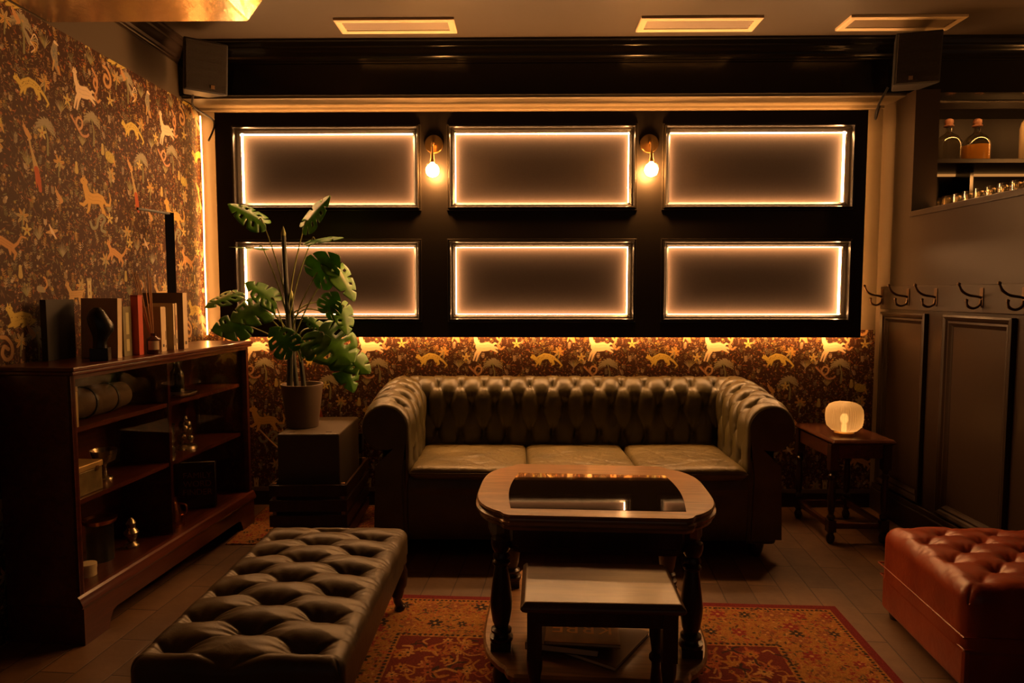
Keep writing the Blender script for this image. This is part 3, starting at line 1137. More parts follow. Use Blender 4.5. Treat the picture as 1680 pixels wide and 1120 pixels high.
# the light tape behind the unit and up the left corner
m_ = MB()
ub(m_, UX0 + .02, UX1 - .02, YBK + .001, YBK + .008, UZ1 - .03, UZ1 - .018)
ub(m_, UX0 + .02, UX1 - .02, YBK + .001, YBK + .008, UZ0 + .012, UZ0 + .024)
ub(m_, UX1 - .032, UX1 - .02, YBK + .001, YBK + .008, UZ0 + .03, UZ1 - .04)
ub(m_, UX0 + .02, UX0 + .032, YBK + .001, YBK + .008, UZ0 + .03, UZ1 - .04)
m_.build('light_tape', 'halo', unit, label='glowing light tape behind the edges')
for x in (-1.2, 0, 1.2):
    ub(MB(), x, x + .1, YBK, YB, 1.55, 1.75).build('wall_bracket', 'black', unit)
tp = MB().tube([(XL + .022, YB - .035, 1.03), (XL + .020, YB - .036, 1.5), (XL + .023, YB - .034, 1.9), (XL + .02, YB - .036, 2.30)], .004, 8).build('light_rope', 'rope')
tag(tp, 'glowing vertical light rope in the corner beside the wallpapered left wall', 'light strip')


# ------------------------------------------------------------------ wall lights
def sconce(x, label):
    s = thing('wall_light', label, 'wall light', (x, UY, 2.115), 0, 'brass globe wall lights')
    rot = Matrix.Rotation(PI / 2, 4, 'X')
    MB().lathe([(.0, .0), (.052, .0), (.052, .012), (.049, .016), (0, .016)], 32, rot).build('back_plate', 'brass', s, smooth=True)
    arm = [(0, -.016, .0), (0, -.05, .004), (0, -.072, -.006), (0, -.08, -.03), (0, -.08, -.075)]
    MB().tube(curve_pts(arm, 6), .006, 10).build('arm', 'brass', s, smooth=True)
    MB().lathe([(.0, -.065), (.010, -.068), (.011, -.095), (.014, -.10), (.014, -.115), (0, -.115)], 20, None, (0, -.08, 0)).build('lamp_holder', 'brass', s, smooth=True)
    pr = [(.0, -.205)] + [(.047 * math.sin(a), -.158 - .047 * math.cos(a)) for a in np.linspace(.25, PI - .3, 14)] + [(.013, -.11)]
    g = MB().lathe(pr, 32, None, (0, -.08, 0)).build('glass_globe', 'bulbglass', s, smooth=True)
    pr = [(.0, -.194)] + [(.037 * math.sin(a), -.158 - .037 * math.cos(a)) for a in np.linspace(.25, PI - .5, 12)] + [(.010, -.118)]
    MB().lathe(pr, 24, None, (0, -.08, 0)).build('bulb', 'bulb', g, smooth=True, label='glowing bulb')


sconce(-.501, 'left one of two brass globe wall lights between glowing panels')
sconce(.713, 'right one of two brass globe wall lights between glowing panels')


# ------------------------------------------------------------------ speakers on brackets
def speaker(label, loc, rz, tilt, side):
    s = thing('wall_speaker', label, 'speaker', loc, rz, 'corner wall speakers')
    T = Matrix.Rotation(tilt, 4, 'X')
    W, D, Hh = .105, .20, .118
    # trapezoid plan: front wide, back narrow
    ol = [(-W, -D / 2), (W, -D / 2), (W * .98, -D / 2 + .02), (W * .62, D / 2), (-W * .62, D / 2), (-W * .98, -D / 2 + .02)]
    MB().prism(ol, -Hh * 1.05, Hh * 1.05, T).build('cabinet', 'black', s, bevel=.006)
    m_, nt, b = node_mat('speaker_grille')
    b.inputs['Base Color'].default_value = (.02, .014, .010, 1)
    b.inputs['Roughness'].default_value = .6
    b.inputs['Specular IOR Level'].default_value = .25
    tc = nt.nodes.new('ShaderNodeTexCoord')
    vo = nt.nodes.new('ShaderNodeTexVoronoi')
    vo.inputs['Scale'].default_value = 190
    vo.inputs['Randomness'].default_value = 0
    bp = nt.nodes.new('ShaderNodeBump')
    bp.inputs['Distance'].default_value = .003
    nt.links.new(tc.outputs['Object'], vo.inputs['Vector'])
    nt.links.new(vo.outputs['Distance'], bp.inputs['Height'])
    nt.links.new(bp.outputs['Normal'], b.inputs['Normal'])
    gr = MB().box(-W + .008, W - .008, -D / 2 - .006, -D / 2 + .001, -Hh * 1.0, Hh * 1.0, T).build('grille', m_, s, bevel=.003)
    MB().box(.03 * side - .009, .03 * side + .009, -D / 2 - .009, -D / 2 - .0055, -Hh + .015, -Hh + .033, T).build('badge', plain('badge', (.4, .24, .12), .4, metal=.8), gr)
    m_ = MB().box(-.008, .008, D / 2 - .01, D / 2 + .07, -.02, .02)
    m_.box(-.03, .03, D / 2 + .06, D / 2 + .075, -.07, .07)
    m_.build('wall_bracket', 'blackmetal', s, bevel=.002)
    return s


speaker('black box speaker on bracket in upper left corner above the wallpaper', (-1.645, 3.56, 2.42), math.radians(38), math.radians(8), 1)
speaker('black box speaker on bracket at upper right beside the bar opening', (1.985, 3.60, 2.45), math.radians(-14), math.radians(6), -1)
c = MB().tube(curve_pts([(-1.72, 3.62, 2.31), (-1.78, 3.75, 2.28), (-1.74, 3.90, 2.24), (-1.80, 3.96, 2.15), (-1.77, 4.0, 2.26)], 8), .006, 6).build('speaker_cable', 'black', None, smooth=True)
tag(c, 'black cable looping under the left corner speaker', 'cable')
c = MB().tube(curve_pts([(1.93, 3.72, 2.36), (1.90, 3.76, 2.27), (1.92, 3.82, 2.22), (1.96, 3.86, 2.30)], 8), .006, 6).build('speaker_cable', 'black', None, smooth=True)
tag(c, 'short black cable loop under the right corner speaker', 'cable')


# ------------------------------------------------------------------ chesterfield sofa
SXL, SXR, SYB, SYF = -.535, 1.061, 3.69, 3.20
sofa = thing('chesterfield_sofa', 'dark olive leather chesterfield sofa with deep buttoned back and rolled arms', 'sofa', (0, 0, 0))


def sofa_prof(n=130):
    """inner face, roll, outside; returns (o, z) and arc length"""
    pts = [(0.0, .36), (-.004, .44), (-.006, .52), (-.004, .58)]
    r = .122
    co, cz = .118, .633
    for a in np.linspace(math.radians(178), math.radians(-80), 40):
        pts.append((co + r * math.cos(a), cz + r * math.sin(a)))
    pts += [(.135, .50), (.14, .45)]
    pts = np.array(pts)
    d = np.r_[0, np.cumsum(np.hypot(*np.diff(pts, axis=0).T))]
    t = np.linspace(0, d[-1], n)
    return np.interp(t, d, pts[:, 0]), np.interp(t, d, pts[:, 1]), t


po, pz, pt = sofa_prof()
DT = .134
T0 = .395      # arc length where the button row on the roll front lies
RISE = .050
AMP = .044


def tuft_sofa(s, t):
    fade = np.clip((t - .02) / .06, 0, 1) * np.clip((.80 - t) / .12, 0, 1)
    return tuft(s, t - T0 + .0, .127, DT, 1.4, .135, .12, .16) * AMP * fade + (1 - fade) * AMP * .6


def sweep(name, fn, slen, n_s, offs, label=None):
    s = np.linspace(0, 1, n_s)
    P = np.zeros((len(pt), n_s, 3))
    for i in range(len(pt)):
        P[i] = fn(s, po[i], pz[i])
    N = normals(P)
    return P, N


# back
s = np.linspace(0, 1, 330)
P = np.zeros((len(pt), len(s), 3))
for i in range(len(pt)):
    xl, xr = SXL - po[i], SXR + po[i]
    P[i, :, 0] = xl + (xr - xl) * s
    P[i, :, 1] = SYB + po[i]
    P[i, :, 2] = pz[i] + RISE * np.clip((pz[i] - .36) / .3, 0, 1)
N = normals(P)
if N[40, 100, 1] > 0:
    N = -N
Dp = tuft_sofa(P[..., 0] - .168, pt[:, None] * np.ones_like(P[..., 0])) - AMP * .75
P2 = P + N * Dp[..., None]
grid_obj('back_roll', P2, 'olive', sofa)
# arms
for sg in (-1, 1):
    X0 = SXL if sg < 0 else SXR
    s = np.linspace(0, 1, 120)
    P = np.zeros((len(pt), len(s), 3))
    cap = np.zeros_like(P[..., 0])
    for i in range(len(pt)):
        yend = SYB + po[i]
        Y = SYF + (yend - SYF) * s
        k = np.clip((Y - SYF) / (SYB - SYF), 0, 1)
        k = k * k * (3 - 2 * k)
        rz = pz[i] + RISE * k * np.clip((pz[i] - .36) / .3, 0, 1)
        # round the front edge inwards
        e = np.clip(1 - (Y - SYF) / .035, 0, 1)
        sh = 1 - .20 * (1 - np.sqrt(np.clip(1 - e * e, 0, 1)))
        oo = .118 + (po[i] - .118) * sh
        zz = .633 + (rz - .633) * (sh if pz[i] > .5 else 1)
        P[i, :, 0] = X0 + sg * oo
        P[i, :, 1] = Y
        P[i, :, 2] = zz
    N = normals(P)
    ref = N[60, 60]
    if ref[2] < 0 and pt[60] > .3:
        N = -N
    # make sure normals point away from roll centre
    cdir = P[60, 60] - np.array([X0 + sg * .118, P[60, 60, 1], .66])
    if np.dot(N[60, 60], cdir) < 0:
        N = -N
    fade = np.clip((P[..., 1] - SYF - .03) / .07, 0, 1)
    Dp = tuft_sofa(P[..., 1] - (SYB - .02), pt[:, None] * np.ones_like(P[..., 0])) - AMP * .75
    Dp = Dp * fade + (1 - fade) * (-.004)
    P2 = P + N * Dp[..., None]
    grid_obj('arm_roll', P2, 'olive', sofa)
    # scroll front
    mb = MB()
    cx = X0 + sg * .118
    ol = []
    for a in np.linspace(-PI * .62, PI * 1.05, 30):
        ol.append((cx + sg * -(-.103) * math.cos(a), .633 + .103 * math.sin(a)))
    ol += [(cx + sg * -.075, .40), (cx + sg * -.085, .10), (cx + sg * .060, .10), (cx + sg * .050, .45)]
    mb.add([(x, SYF + .004, z) for x, z in ol] + [(x, SYF + .03, z) for x, z in ol],
           [tuple(range(len(ol)))] + [tuple(reversed(range(len(ol), 2 * len(ol))))] + [(k, (k + 1) % len(ol), len(ol) + (k + 1) % len(ol), len(ol) + k) for k in range(len(ol))])
    mb.build('arm_front', 'olive', sofa, smooth=True)
    # outside arm
    a0, a1 = sorted((X0 + sg * .01, X0 + sg * .158))
    MB().box(a0, a1, SYF + .012, SYB + .24, .07, .50).build('arm_base', 'olive', sofa, bevel=.02)
MB().box(SXL - .15, SXR + .15, SYB + .02, SYB + .245, .07, .56).build('back_base', 'olive', sofa, bevel=.02)
# seat deck and front rail
mb = MB().box(SXL, SXR, SYF + .04, SYB + .06, .12, .384)
mb.build('seat_deck', 'olive', sofa)
P = []
for t in np.linspace(0, 1, 24):
    z = .085 + (.40 - .085) * t
    P.append([(x, SYF + .030 - .024 * math.sin(PI * t) ** .6 - (.010 if t > .78 else 0), z) for x in np.linspace(SXL - .012, SXR + .012, 40)])
grid_obj('front_rail', np.array(P), 'olive', sofa)
for (x, y) in [(SXL - .08, SYF + .07), (SXR + .08, SYF + .07), (SXL - .08, SYB + .18), (SXR + .08, SYB + .18)]:
    MB().lathe([(.018, 0), (.022, .005), (.03, .03), (.034, .055), (.03, .072), (0, .072)], 20, None, (x, y, 0)).build('foot', 'darkwood', sofa, smooth=True)


def cushion(x0, x1, y0, y1, z0, z1, seed, skew=0.0):
    rng = np.random.default_rng(seed)
    n, m = 90, 90
    u = np.sin(np.linspace(-PI / 2, PI / 2, n))
    v = np.sin(np.linspace(-PI / 2, PI / 2, m))
    U_, V_ = np.meshgrid(u, v)
    hgt = ((1 - np.abs(U_) ** 16) * (1 - np.abs(V_) ** 16)).clip(0) ** .42
    wr = np.zeros_like(U_)
    for k in range(34):
        a = rng.uniform(-.9, .9) + PI / 2 * (rng.random() < .25)
        cx, cy = rng.uniform(-.8, .8, 2)
        L, w_ = rng.uniform(.2, .6), rng.uniform(.012, .035)
        du = (U_ - cx) * math.cos(a) + (V_ - cy) * math.sin(a)
        dv = -(U_ - cx) * math.sin(a) + (V_ - cy) * math.cos(a) + rng.uniform(-.5, .5) * du * du
        wr += rng.choice([-1, 1, -1]) * np.exp(-(dv / w_) ** 2 - (du / L) ** 2) * rng.uniform(.002, .0055)
    wr += .004 * np.sin(3 * U_ + seed) * np.cos(2.3 * V_)
    zm = z0 + (z1 - z0) * .55
    top = zm + (z1 - zm) * hgt + wr * hgt + .006 * (1 - U_ ** 2) * (1 - V_ ** 2)
    bot = zm - (zm - z0) * hgt
    sh = 1 - .012 * (1 - hgt)
    X = (x0 + x1) / 2 + (x1 - x0) / 2 * U_ + skew * (-V_) * .5
    Y = (y0 + y1) / 2 + (y1 - y0) / 2 * V_
    A = np.stack([X, Y, top], -1)
    B = np.stack([X, Y, bot], -1)[:, ::-1]
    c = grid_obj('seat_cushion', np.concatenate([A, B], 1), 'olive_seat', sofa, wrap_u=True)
    loop = [A[0, k] for k in range(0, n, 3)] + [A[k, -1] for k in range(0, m, 3)] + [A[-1, n - 1 - k] for k in range(0, n, 3)] + [A[m - 1 - k, 0] for k in range(0, m, 3)]
    loop.append(loop[0])
    MB().tube([tuple(p) for p in loop], .004, 6).build('piping', 'olive', c, smooth=True)
    return c


cushion(-.535, .020, 3.175, 3.72, .385, .455, 1)
cushion(.026, .545, 3.185, 3.72, .385, .455, 2, skew=.02)
cushion(.552, 1.058, 3.165, 3.72, .385, .458, 3)


# ------------------------------------------------------------------ tufted bench (left foreground) and tan ottoman
def tufted_top(name, hx, hy, ztop, zbot, rad, du, dv, amp, mat, parent, crown=.02, n=150, m=240, shift=(0, 0), edge=.05, tp={}):
    """rounded-corner upholstered top; grid (square wrapped over the sides)"""
    u = np.linspace(-1, 1, n)
    v = np.linspace(-1, 1, m)
    side = ztop - zbot
    # arc-length parameter: flat half, quarter round, then vertical side

    def path(L, a):
        flat = a - rad
        q = rad * PI / 2
        tot = flat + q + (side - rad)
        t = L * tot
        x = np.where(t < flat, t, np.where(t < flat + q, flat + rad * np.sin((t - flat) / rad), a))
        dz = np.where(t < flat, 0, np.where(t < flat + q, rad * (1 - np.cos(np.clip((t - flat) / rad, 0, PI / 2))), rad + (t - flat - q)))
        return x, dz
    ax, dzx = path(np.abs(u), hx)
    ay, dzy = path(np.abs(v), hy)
    X = np.sign(u) * ax
    Y = np.sign(v) * ay
    XX, YY = np.meshgrid(X, Y)
    DZ = np.maximum(dzx[None, :], dzy[:, None])
    DZs = np.sqrt(dzx[None, :] ** 2 + dzy[:, None] ** 2)
    DZ = np.where(DZ < rad, np.minimum(DZs, side), DZ)
    # corner rounding in plan
    cr = rad * 1.0
    ox = np.clip(np.abs(XX) - (hx - cr), 0, None)
    oy = np.clip(np.abs(YY) - (hy - cr), 0, None)
    r = np.hypot(ox, oy)
    k = np.where((ox > 0) & (oy > 0) & (r > 1e-6), np.maximum(ox, oy) / np.maximum(r, 1e-6), 1)
    XX = np.sign(XX) * (np.minimum(np.abs(XX), hx - cr) + ox * k)
    YY = np.sign(YY) * (np.minimum(np.abs(YY), hy - cr) + oy * k)
    ZZ = ztop - DZ
    P = np.stack([XX, YY, ZZ], -1)
    N = normals(P)
    if N[m // 2, n // 2, 2] < 0:
        N = -N
    inside = np.clip((hx - np.abs(XX)) / edge, 0, 1) * np.clip((hy - np.abs(YY)) / edge, 0, 1)
    inside = inside ** .7 * (DZ < rad)
    hgt = tuft(XX - shift[0], YY - shift[1], du, dv, **tp) - 1
    P = P + N * (amp * hgt * inside)[..., None]
    P[..., 2] += crown * (1 - (XX / hx) ** 2).clip(0) * (1 - (YY / hy) ** 4).clip(0)
    return grid_obj(name, P, mat, parent)


bench = thing('buttoned_bench', 'long dark leather buttoned footstool bench in the left foreground', 'bench', (-.75, 2.215, .008))
tufted_top('seat', .285, .52, .318, .215, .04, .36, .0815, .062, 'bench', bench, crown=.028, n=200, m=330, edge=.08, shift=(-.02, .455), tp=dict(dr=.17, cw_=.10, pw_=.20, wr=1.3))
MB().box(-.278, .278, -.512, .512, .16, .222).build('seat_rail', 'bench', bench, bevel=.012)
for (x, y) in [(-.235, -.46), (.245, -.46), (-.235, .44), (.25, .44)]:
    sx, sy = (1 if x > 0 else -1), (1 if y > 0 else -1)
    path = [(x, y, .18), (x + .012 * sx, y + .008 * sy, .14), (x + .008 * sx, y + .004 * sy, .09), (x - .002 * sx, y, .045), (x + .006 * sx, y + .003 * sy, .018), (x + .01 * sx, y + .005 * sy, .0 if x > 0 else -.008)]
    MB().tube(curve_pts(path, 5), [.030] * 5 + [.028] * 5 + [.022] * 5 + [.016] * 5 + [.018, .02, .023, .024, .024] + [.020], 12).build('leg', 'darkwood', bench, smooth=True)

ott = thing('leather_ottoman', 'tan leather buttoned ottoman on the floor at lower right', 'ottoman', (1.735, 2.35, 0), math.radians(-4.5))
tufted_top('seat', .335, .30, .365, .16, .055, .19, .085, .040, 'tan', ott, crown=.022, n=190, m=170, shift=(.03, .02), edge=.13, tp=dict(dr=.15, cw_=.08, pw_=.14, wr=1.8))
MB().box(-.328, .328, -.292, .292, .03, .162).build('base', 'tan', ott, bevel=.015)
for z in (.162, .205):
    k = .337 if z > .17 else .331
    q_ = k - .035
    MB().tube([(-k, -q_, z), (k, -q_, z), (k, q_, z), (-k, q_, z), (-k, -q_, z)], .0035, 6).build('piping', 'tan', ott, smooth=True)
for (x, y) in [(-.29, -.25), (.29, -.25), (-.29, .25), (.29, .25)]:
    MB().lathe([(.02, 0), (.026, .03), (0, .03)], 16, None, (x, y, 0)).build('foot', 'darkwood', ott, smooth=True)


# ------------------------------------------------------------------ turned-leg furniture
def turned(r, h, kind=0):
    """profile of a turned leg"""
    if kind == 0:
        f = [(1.0, 0), (1.25, .02), (1.25, .05), (.8, .06), (.75, .08), (1.1, .10), (1.1, .12), (.7, .14), (.95, .20), (1.15, .32), (1.18, .40), (1.0, .55), (.78, .70),
             (.72, .74), (.95, .76), (.95, .78), (.7, .80), (.9, .82), (.9, .84), (.72, .87), (.95, .90), (1.1, .95), (1.1, 1)]
    else:
        f = [(.7, 0), (.95, .03), (.8, .06), (.7, .08), (1.0, .10), (1.0, .13), (.65, .15), (.85, .22), (.95, .35), (.75, .5), (.6, .62), (.6, .66), (.95, .69), (.95, .72), (.6, .75), (.75, .82), (.95, .9), (1, 1)]
    return [(a * r, b * h) for a, b in f]


ct = thing('coffee_table', 'dark wooden coffee table with bowed ends, glass inset top and turned legs', 'coffee table', (.244, 2.33, .008), math.radians(-3))


def ct_outline(ins):
    pts = []
    hx, hy, bow = .268 - ins * .3, .318 - ins, .396 - ins
    for sg in (1, -1):
        # from front right round to back right (sg=1)
        seq = []
        seq.append((hx, -hy))
        seq.append((hx + .020, -hy + .012))
        seq.append((hx + .032, -hy + .034))
        for a in np.linspace(-1.0, 1.0, 17):
            yy = a * (hy - .048)
            seq.append((bow - (bow - hx - .052) * abs(a) ** 3.8, yy))
        seq.append((hx + .032, hy - .034))
        seq.append((hx + .020, hy - .012))
        seq.append((hx, hy))
        pts += [(sg * x, sg * y) for x, y in seq]
    return pts


TOPZ = .595
MB().stack(ct_outline, [(.022, TOPZ - .052), (.010, TOPZ - .048), (.008, TOPZ - .040), (.012, TOPZ - .036), (.0, TOPZ - .030), (.0, TOPZ - .022), (.008, TOPZ - .017), (.009, TOPZ - .012), (.003, TOPZ - .006), (.007, TOPZ)]).build('tabletop', 'oak', ct, bevel=0)
gl_ol = [(-.268, -.245), (.275, -.245)] + [(.275 + .018 * math.sin(PI * k / 8), -.245 + .42 * k / 8) for k in range(1, 8)] + [(.275, .175), (-.268, .175)] + [(-.268 - .018 * math.sin(PI * k / 8), .175 - .42 * k / 8) for k in range(1, 8)]
MB().prism(gl_ol, TOPZ - .004, TOPZ + .0012).build('glass_inset', 'tableglass', ct)


def ct_apron(ins):
    return [(x * .90, y * .90) for x, y in ct_outline(ins)]


MB().stack(ct_apron, [(.012, TOPZ - .130), (.006, TOPZ - .120), (.006, TOPZ - .110), (.0, TOPZ - .105), (.0, TOPZ - .052)]).build('apron', 'darkwood', ct)
for (x, y) in [(-.298, -.235), (.298, -.235), (-.298, .235), (.298, .235)]:
    MB().lathe(turned(.030, TOPZ - .10 - .16), 24, None, (x, y, .16)).box(x - .032, x + .032, y - .032, y + .032, .09, .165).lathe([(.016, 0), (.028, .02), (.030, .05), (.02, .09)], 20, None, (x, y, 0)).build('leg', 'darkwood', ct, smooth=True)
MB().stack(lambda i: [(x * .93, y * 1.25) for x, y in ct_outline(i)], [(.01, .112), (.0, .118), (0, .132), (.008, .138)]).build('lower_shelf', 'oak', ct)

# small nest table standing on the lower shelf, pushed under the top
nt_ = thing('nest_table', 'small dark wooden side table standing close in front of the coffee table', 'table', (.207, 1.80, .008), math.radians(-1.5))
NZ = .490
MB().stack(lambda i: [(-.208 + i, -.142 + i), (.208 - i, -.142 + i), (.208 - i, .135 - i), (-.208 + i, .135 - i)], [(.012, NZ - .030), (.004, NZ - .024), (.0, NZ - .017), (.0, NZ - .012), (.012, NZ)]).build('tabletop', 'oak2', nt_, bevel=.003)
MB().box(-.17, .17, -.115, -.10, NZ - .072, NZ - .03).box(-.17, .17, .085, .10, NZ - .072, NZ - .03).box(-.187, -.17, -.10, .085, NZ - .072, NZ - .03).box(.17, .187, -.10, .085, NZ - .072, NZ - .03).build('apron', 'darkwood', nt_, bevel=.002)
for (x, y) in [(-.172, -.102), (.172, -.102), (-.172, .085), (.172, .085)]:
    MB().lathe(turned(.021, .335, 1), 18, None, (x, y, 0)).box(x - .019, x + .019, y - .019, y + .019, .33, NZ - .03).build('leg', 'darkwood', nt_, smooth=True)

# magazines and books on the lower shelf
def book(name, label, cat, loc, rz, w, d, t, cover, pages='paper', group=None, tilt=None, spine=None):
    b = thing(name, label, cat, loc, rz, group)
    if tilt:
        b.rotation_euler = (tilt[0], tilt[1], rz)
    m_ = MB().box(-w / 2, w / 2, -d / 2, d / 2, 0, .002).box(-w / 2, w / 2, -d / 2, d / 2, t - .002, t).box(-w / 2, -w / 2 + .002, -d / 2, d / 2, 0, t)
    m_.build('cover', cover, b)
    MB().box(-w / 2 + .003, w / 2 - .004, -d / 2 + .003, d / 2 - .003, .002, t - .002).build('pages', pages, b)
    return b


cov = lambda n, c, r=.45: plain(n, c, r, var=.12, vscale=25)
z = .1465
book('hardback_book', 'large brown flat book at the bottom of the pile under the small table', 'book', (.221, 2.163, z), math.radians(-33), .31, .26, .014, cov('cover_brown', (.16, .085, .03)), group='books piled on the lower shelf')
book('hardback_book', 'thick dark book in the middle of the pile under the small table', 'book', (.14, 2.13, z + .0145), math.radians(-12), .23, .17, .022, cov('cover_dark', (.05, .025, .015)), group='books piled on the lower shelf')
mg_cov = plain('magazine_cover', (.22, .12, .05), .35, var=.85, vscale=16)
mg = book('magazine', 'magazine with large orange letters, topmost of the pile under the table', 'magazine', (.195, 2.145, z + .037), math.radians(-5), .235, .20, .012, mg_cov, group='books piled on the lower shelf')
orange = plain('orange_print', (.62, .27, .06), .4)
text_part('lettering', 'KRBE', .085, orange, mg, Matrix.Translation((0, .018, .0125)) @ Matrix.Rotation(PI, 4, 'Z'), .0002, label='orange capital letters')

# side table right of the sofa
st = thing('side_table', 'small dark reddish wooden side table with turned legs right of sofa', 'side table', (1.71, 3.64, 0), math.radians(1.0))
SZ = .54
MB().stack(lambda i: [(-.155 + i, -.235 + i), (.165 - i, -.235 + i), (.165 - i, .235 - i), (-.155 + i, .235 - i)], [(.012, SZ - .028), (.002, SZ - .020), (0, SZ - .014), (.006, SZ - .006), (.012, SZ)]).build('tabletop', 'darktop', st, bevel=.002)
MB().box(-.13, .13, -.205, -.19, SZ - .10, SZ - .028).box(-.13, .13, .19, .205, SZ - .10, SZ - .028).box(-.145, -.13, -.19, .19, SZ - .10, SZ - .028).box(.13, .145, -.19, .19, SZ - .10, SZ - .028).build('apron', 'darktop', st, bevel=.002)
for (x, y) in [(-.135, -.195), (.135, -.195), (-.135, .195), (.135, .195)]:
    q = .020
    m_ = MB().lathe([(.013, 0), (.020, .012), (.022, .03), (.014, .05), (.02, .06)], 18, None, (x, y, 0)).box(x - q, x + q, y - q, y + q, .06, .12)
    m_.lathe([(.012, .12), (.02, .13), (.02, .14), (.012, .15), (.017, .17), (.020, .24), (.015, .31), (.012, .33), (.019, .34), (.019, .352), (.012, .36), (.02, .38)], 18, None, (x, y, 0)).box(x - q, x + q, y - q, y + q, .38, SZ - .028)
    m_.build('leg', 'darkwood', st, smooth=True)
for bx in [(-.13, .13, -.205, -.185), (-.13, .13, .185, .205), (-.145, -.125, -.19, .19), (.125, .145, -.19, .19)]:
    MB().box(bx[0], bx[1], bx[2], bx[3], .075, .105).build('stretcher', 'darktop', st, bevel=.003)

# ribbed glass lamp
lp = thing('table_lamp', 'round ribbed frosted glass lamp glowing on the small side table', 'lamp', (1.675, 3.54, SZ))
MB().lathe([(.0, 0), (.050, 0), (.050, .014), (.042, .020), (.0, .020)], 32).build('lamp_base', 'brass', lp, smooth=True)
m = bpy.data.materials.new('ribbed_glass')
m.use_nodes = True
nt = m.node_tree
b = nt.nodes['Principled BSDF']
b.inputs['Base Color'].default_value = (.9, .8, .62, 1)
b.inputs['Roughness'].default_value = .25
tr = nt.nodes.new('ShaderNodeBsdfTranslucent')
tr.inputs[0].default_value = (.95, .84, .62, 1)
tp_ = nt.nodes.new('ShaderNodeBsdfTransparent')
tp_.inputs[0].default_value = (.9, .8, .6, 1)
mx1 = nt.nodes.new('ShaderNodeMixShader')
mx1.inputs[0].default_value = .75
mx2 = nt.nodes.new('ShaderNodeMixShader')
mx2.inputs[0].default_value = .25
nt.links.new(b.outputs[0], mx1.inputs[1])
nt.links.new(tr.outputs[0], mx1.inputs[2])
nt.links.new(mx1.outputs[0], mx2.inputs[1])
nt.links.new(tp_.outputs[0], mx2.inputs[2])
nt.links.new(mx2.outputs[0], nt.nodes['Material Output'].inputs[0])
M['ribglass'] = m
prof = [(.040, .020), (.062, .026), (.082, .048), (.088, .075), (.089, .11), (.086, .135), (.074, .157), (.055, .168), (.038, .172), (.034, .170)]
n = 192
V, Fs = [], []
for i, (r, z) in enumerate(prof):
    rib = .0022 if 2 <= i <= 6 else 0
    for k in range(n):
        a = 2 * PI * k / n
        rr = r + rib * math.cos(a * 48)
        V.append((rr * math.cos(a), rr * math.sin(a), z))
for i in range(len(prof) - 1):
    for k in range(n):
        k2 = (k + 1) % n
        Fs.append((i * n + k, i * n + k2, (i + 1) * n + k2, (i + 1) * n + k))
MB().add(V, Fs).build('lamp_shade', 'ribglass', lp, smooth=True, angle=80)
M['lampbulb'] = emit('lamp_bulb_glow', (1.0, .52, .16), .7)
pr = [(0, .052)] + [(.020 * math.sin(a), .085 - .020 * math.cos(a) * 1.4) for a in np.linspace(.3, PI - .01, 10)]
MB().lathe(pr, 20).lathe([(.012, .02), (.012, .056), (0, .056)], 16).build('bulb', 'lampbulb', lp, smooth=True)

# ------------------------------------------------------------------ rugs
def rug(name, label, w, d, loc, rz, uvr):
    me = bpy.data.meshes.new(name)
    bm = bmesh.new()
    nx, ny = 24, 30
    rngr = random.Random(5)
    vs = [[bm.verts.new((-w / 2 + w * i / nx, -d / 2 + d * j / ny, .006 + .0015 * math.sin(i * 1.3) * math.cos(j * .9))) for i in range(nx + 1)] for j in range(ny + 1)]
    uvl = bm.loops.layers.uv.new('UVMap')
    for j in range(ny):
        for i in range(nx):
            f = bm.faces.new((vs[j][i], vs[j][i + 1], vs[j + 1][i + 1], vs[j + 1][i]))
            for l, (a, b_) in zip(f.loops, ((i, j), (i + 1, j), (i + 1, j + 1), (i, j + 1))):
                l[uvl].uv = (uvr[0] + uvr[2] * a / nx, uvr[1] + uvr[3] * b_ / ny)
    bm.to_mesh(me)
    bm.free()
    me.materials.append(M['rug'])
    o = bpy.data.objects.new(name, me)
    COL.objects.link(o)
    s_ = o.modifiers.new('thick', 'SOLIDIFY')
    s_.thickness = .006
    s_.offset = -1
    tag(o, label, 'rug', loc=loc, rz=rz)
    return o


rug('persian_rug', 'worn red and ochre patterned rug under the coffee table', 2.05, 2.75, (.185, 1.385, .001), math.radians(-2.6), (0, 0, 1, 1))
rug('kilim_rug', 'small faded red rug by the back wall left of the sofa', .80, .60, (-1.12, 3.68, .0005), math.radians(2), (.02, .02, .5, .33))

# ------------------------------------------------------------------ subwoofer box in a crate, with potted plant
cr = thing('wooden_crate', 'black slatted crate holding the black box left of the sofa', 'crate', (-1.09, 3.65, .0075), math.radians(2))
CW, CD, CH = .195, .29, .31
for k in range(4):
    z0 = .012 + k * .078
    MB().box(-CW, CW, -CD, -CD + .012, z0, z0 + .058).build('slat', 'darkwood', cr, bevel=.001)
    MB().box(-CW, CW, CD - .012, CD, z0, z0 + .058).build('slat', 'darkwood', cr, bevel=.001)
    MB().box(CW - .012, CW, -CD + .013, CD - .013, z0, z0 + .058).build('slat', 'darkwood', cr, bevel=.001)
    MB().box(-CW, -CW + .012, -CD + .013, CD - .013, z0, z0 + .058).build('slat', 'darkwood', cr, bevel=.001)
for (x, y) in [(-1, -1), (1, -1), (-1, 1), (1, 1)]:
    xx, yy = x * (CW - .022), y * (CD - .022)
    MB().box(xx - .009, xx + .009, yy - .009, yy + .009, 0, CH + .0).build('corner_post', 'oak', cr, bevel=.001)
MB().box(-CW + .013, CW - .013, -CD + .013, CD - .013, 0, .012).build('base_board', 'darkwood', cr)
sub = thing('subwoofer', 'plain black carpeted speaker box standing in the slatted crate', 'speaker', (-1.105, 3.68, .0205), math.radians(2))
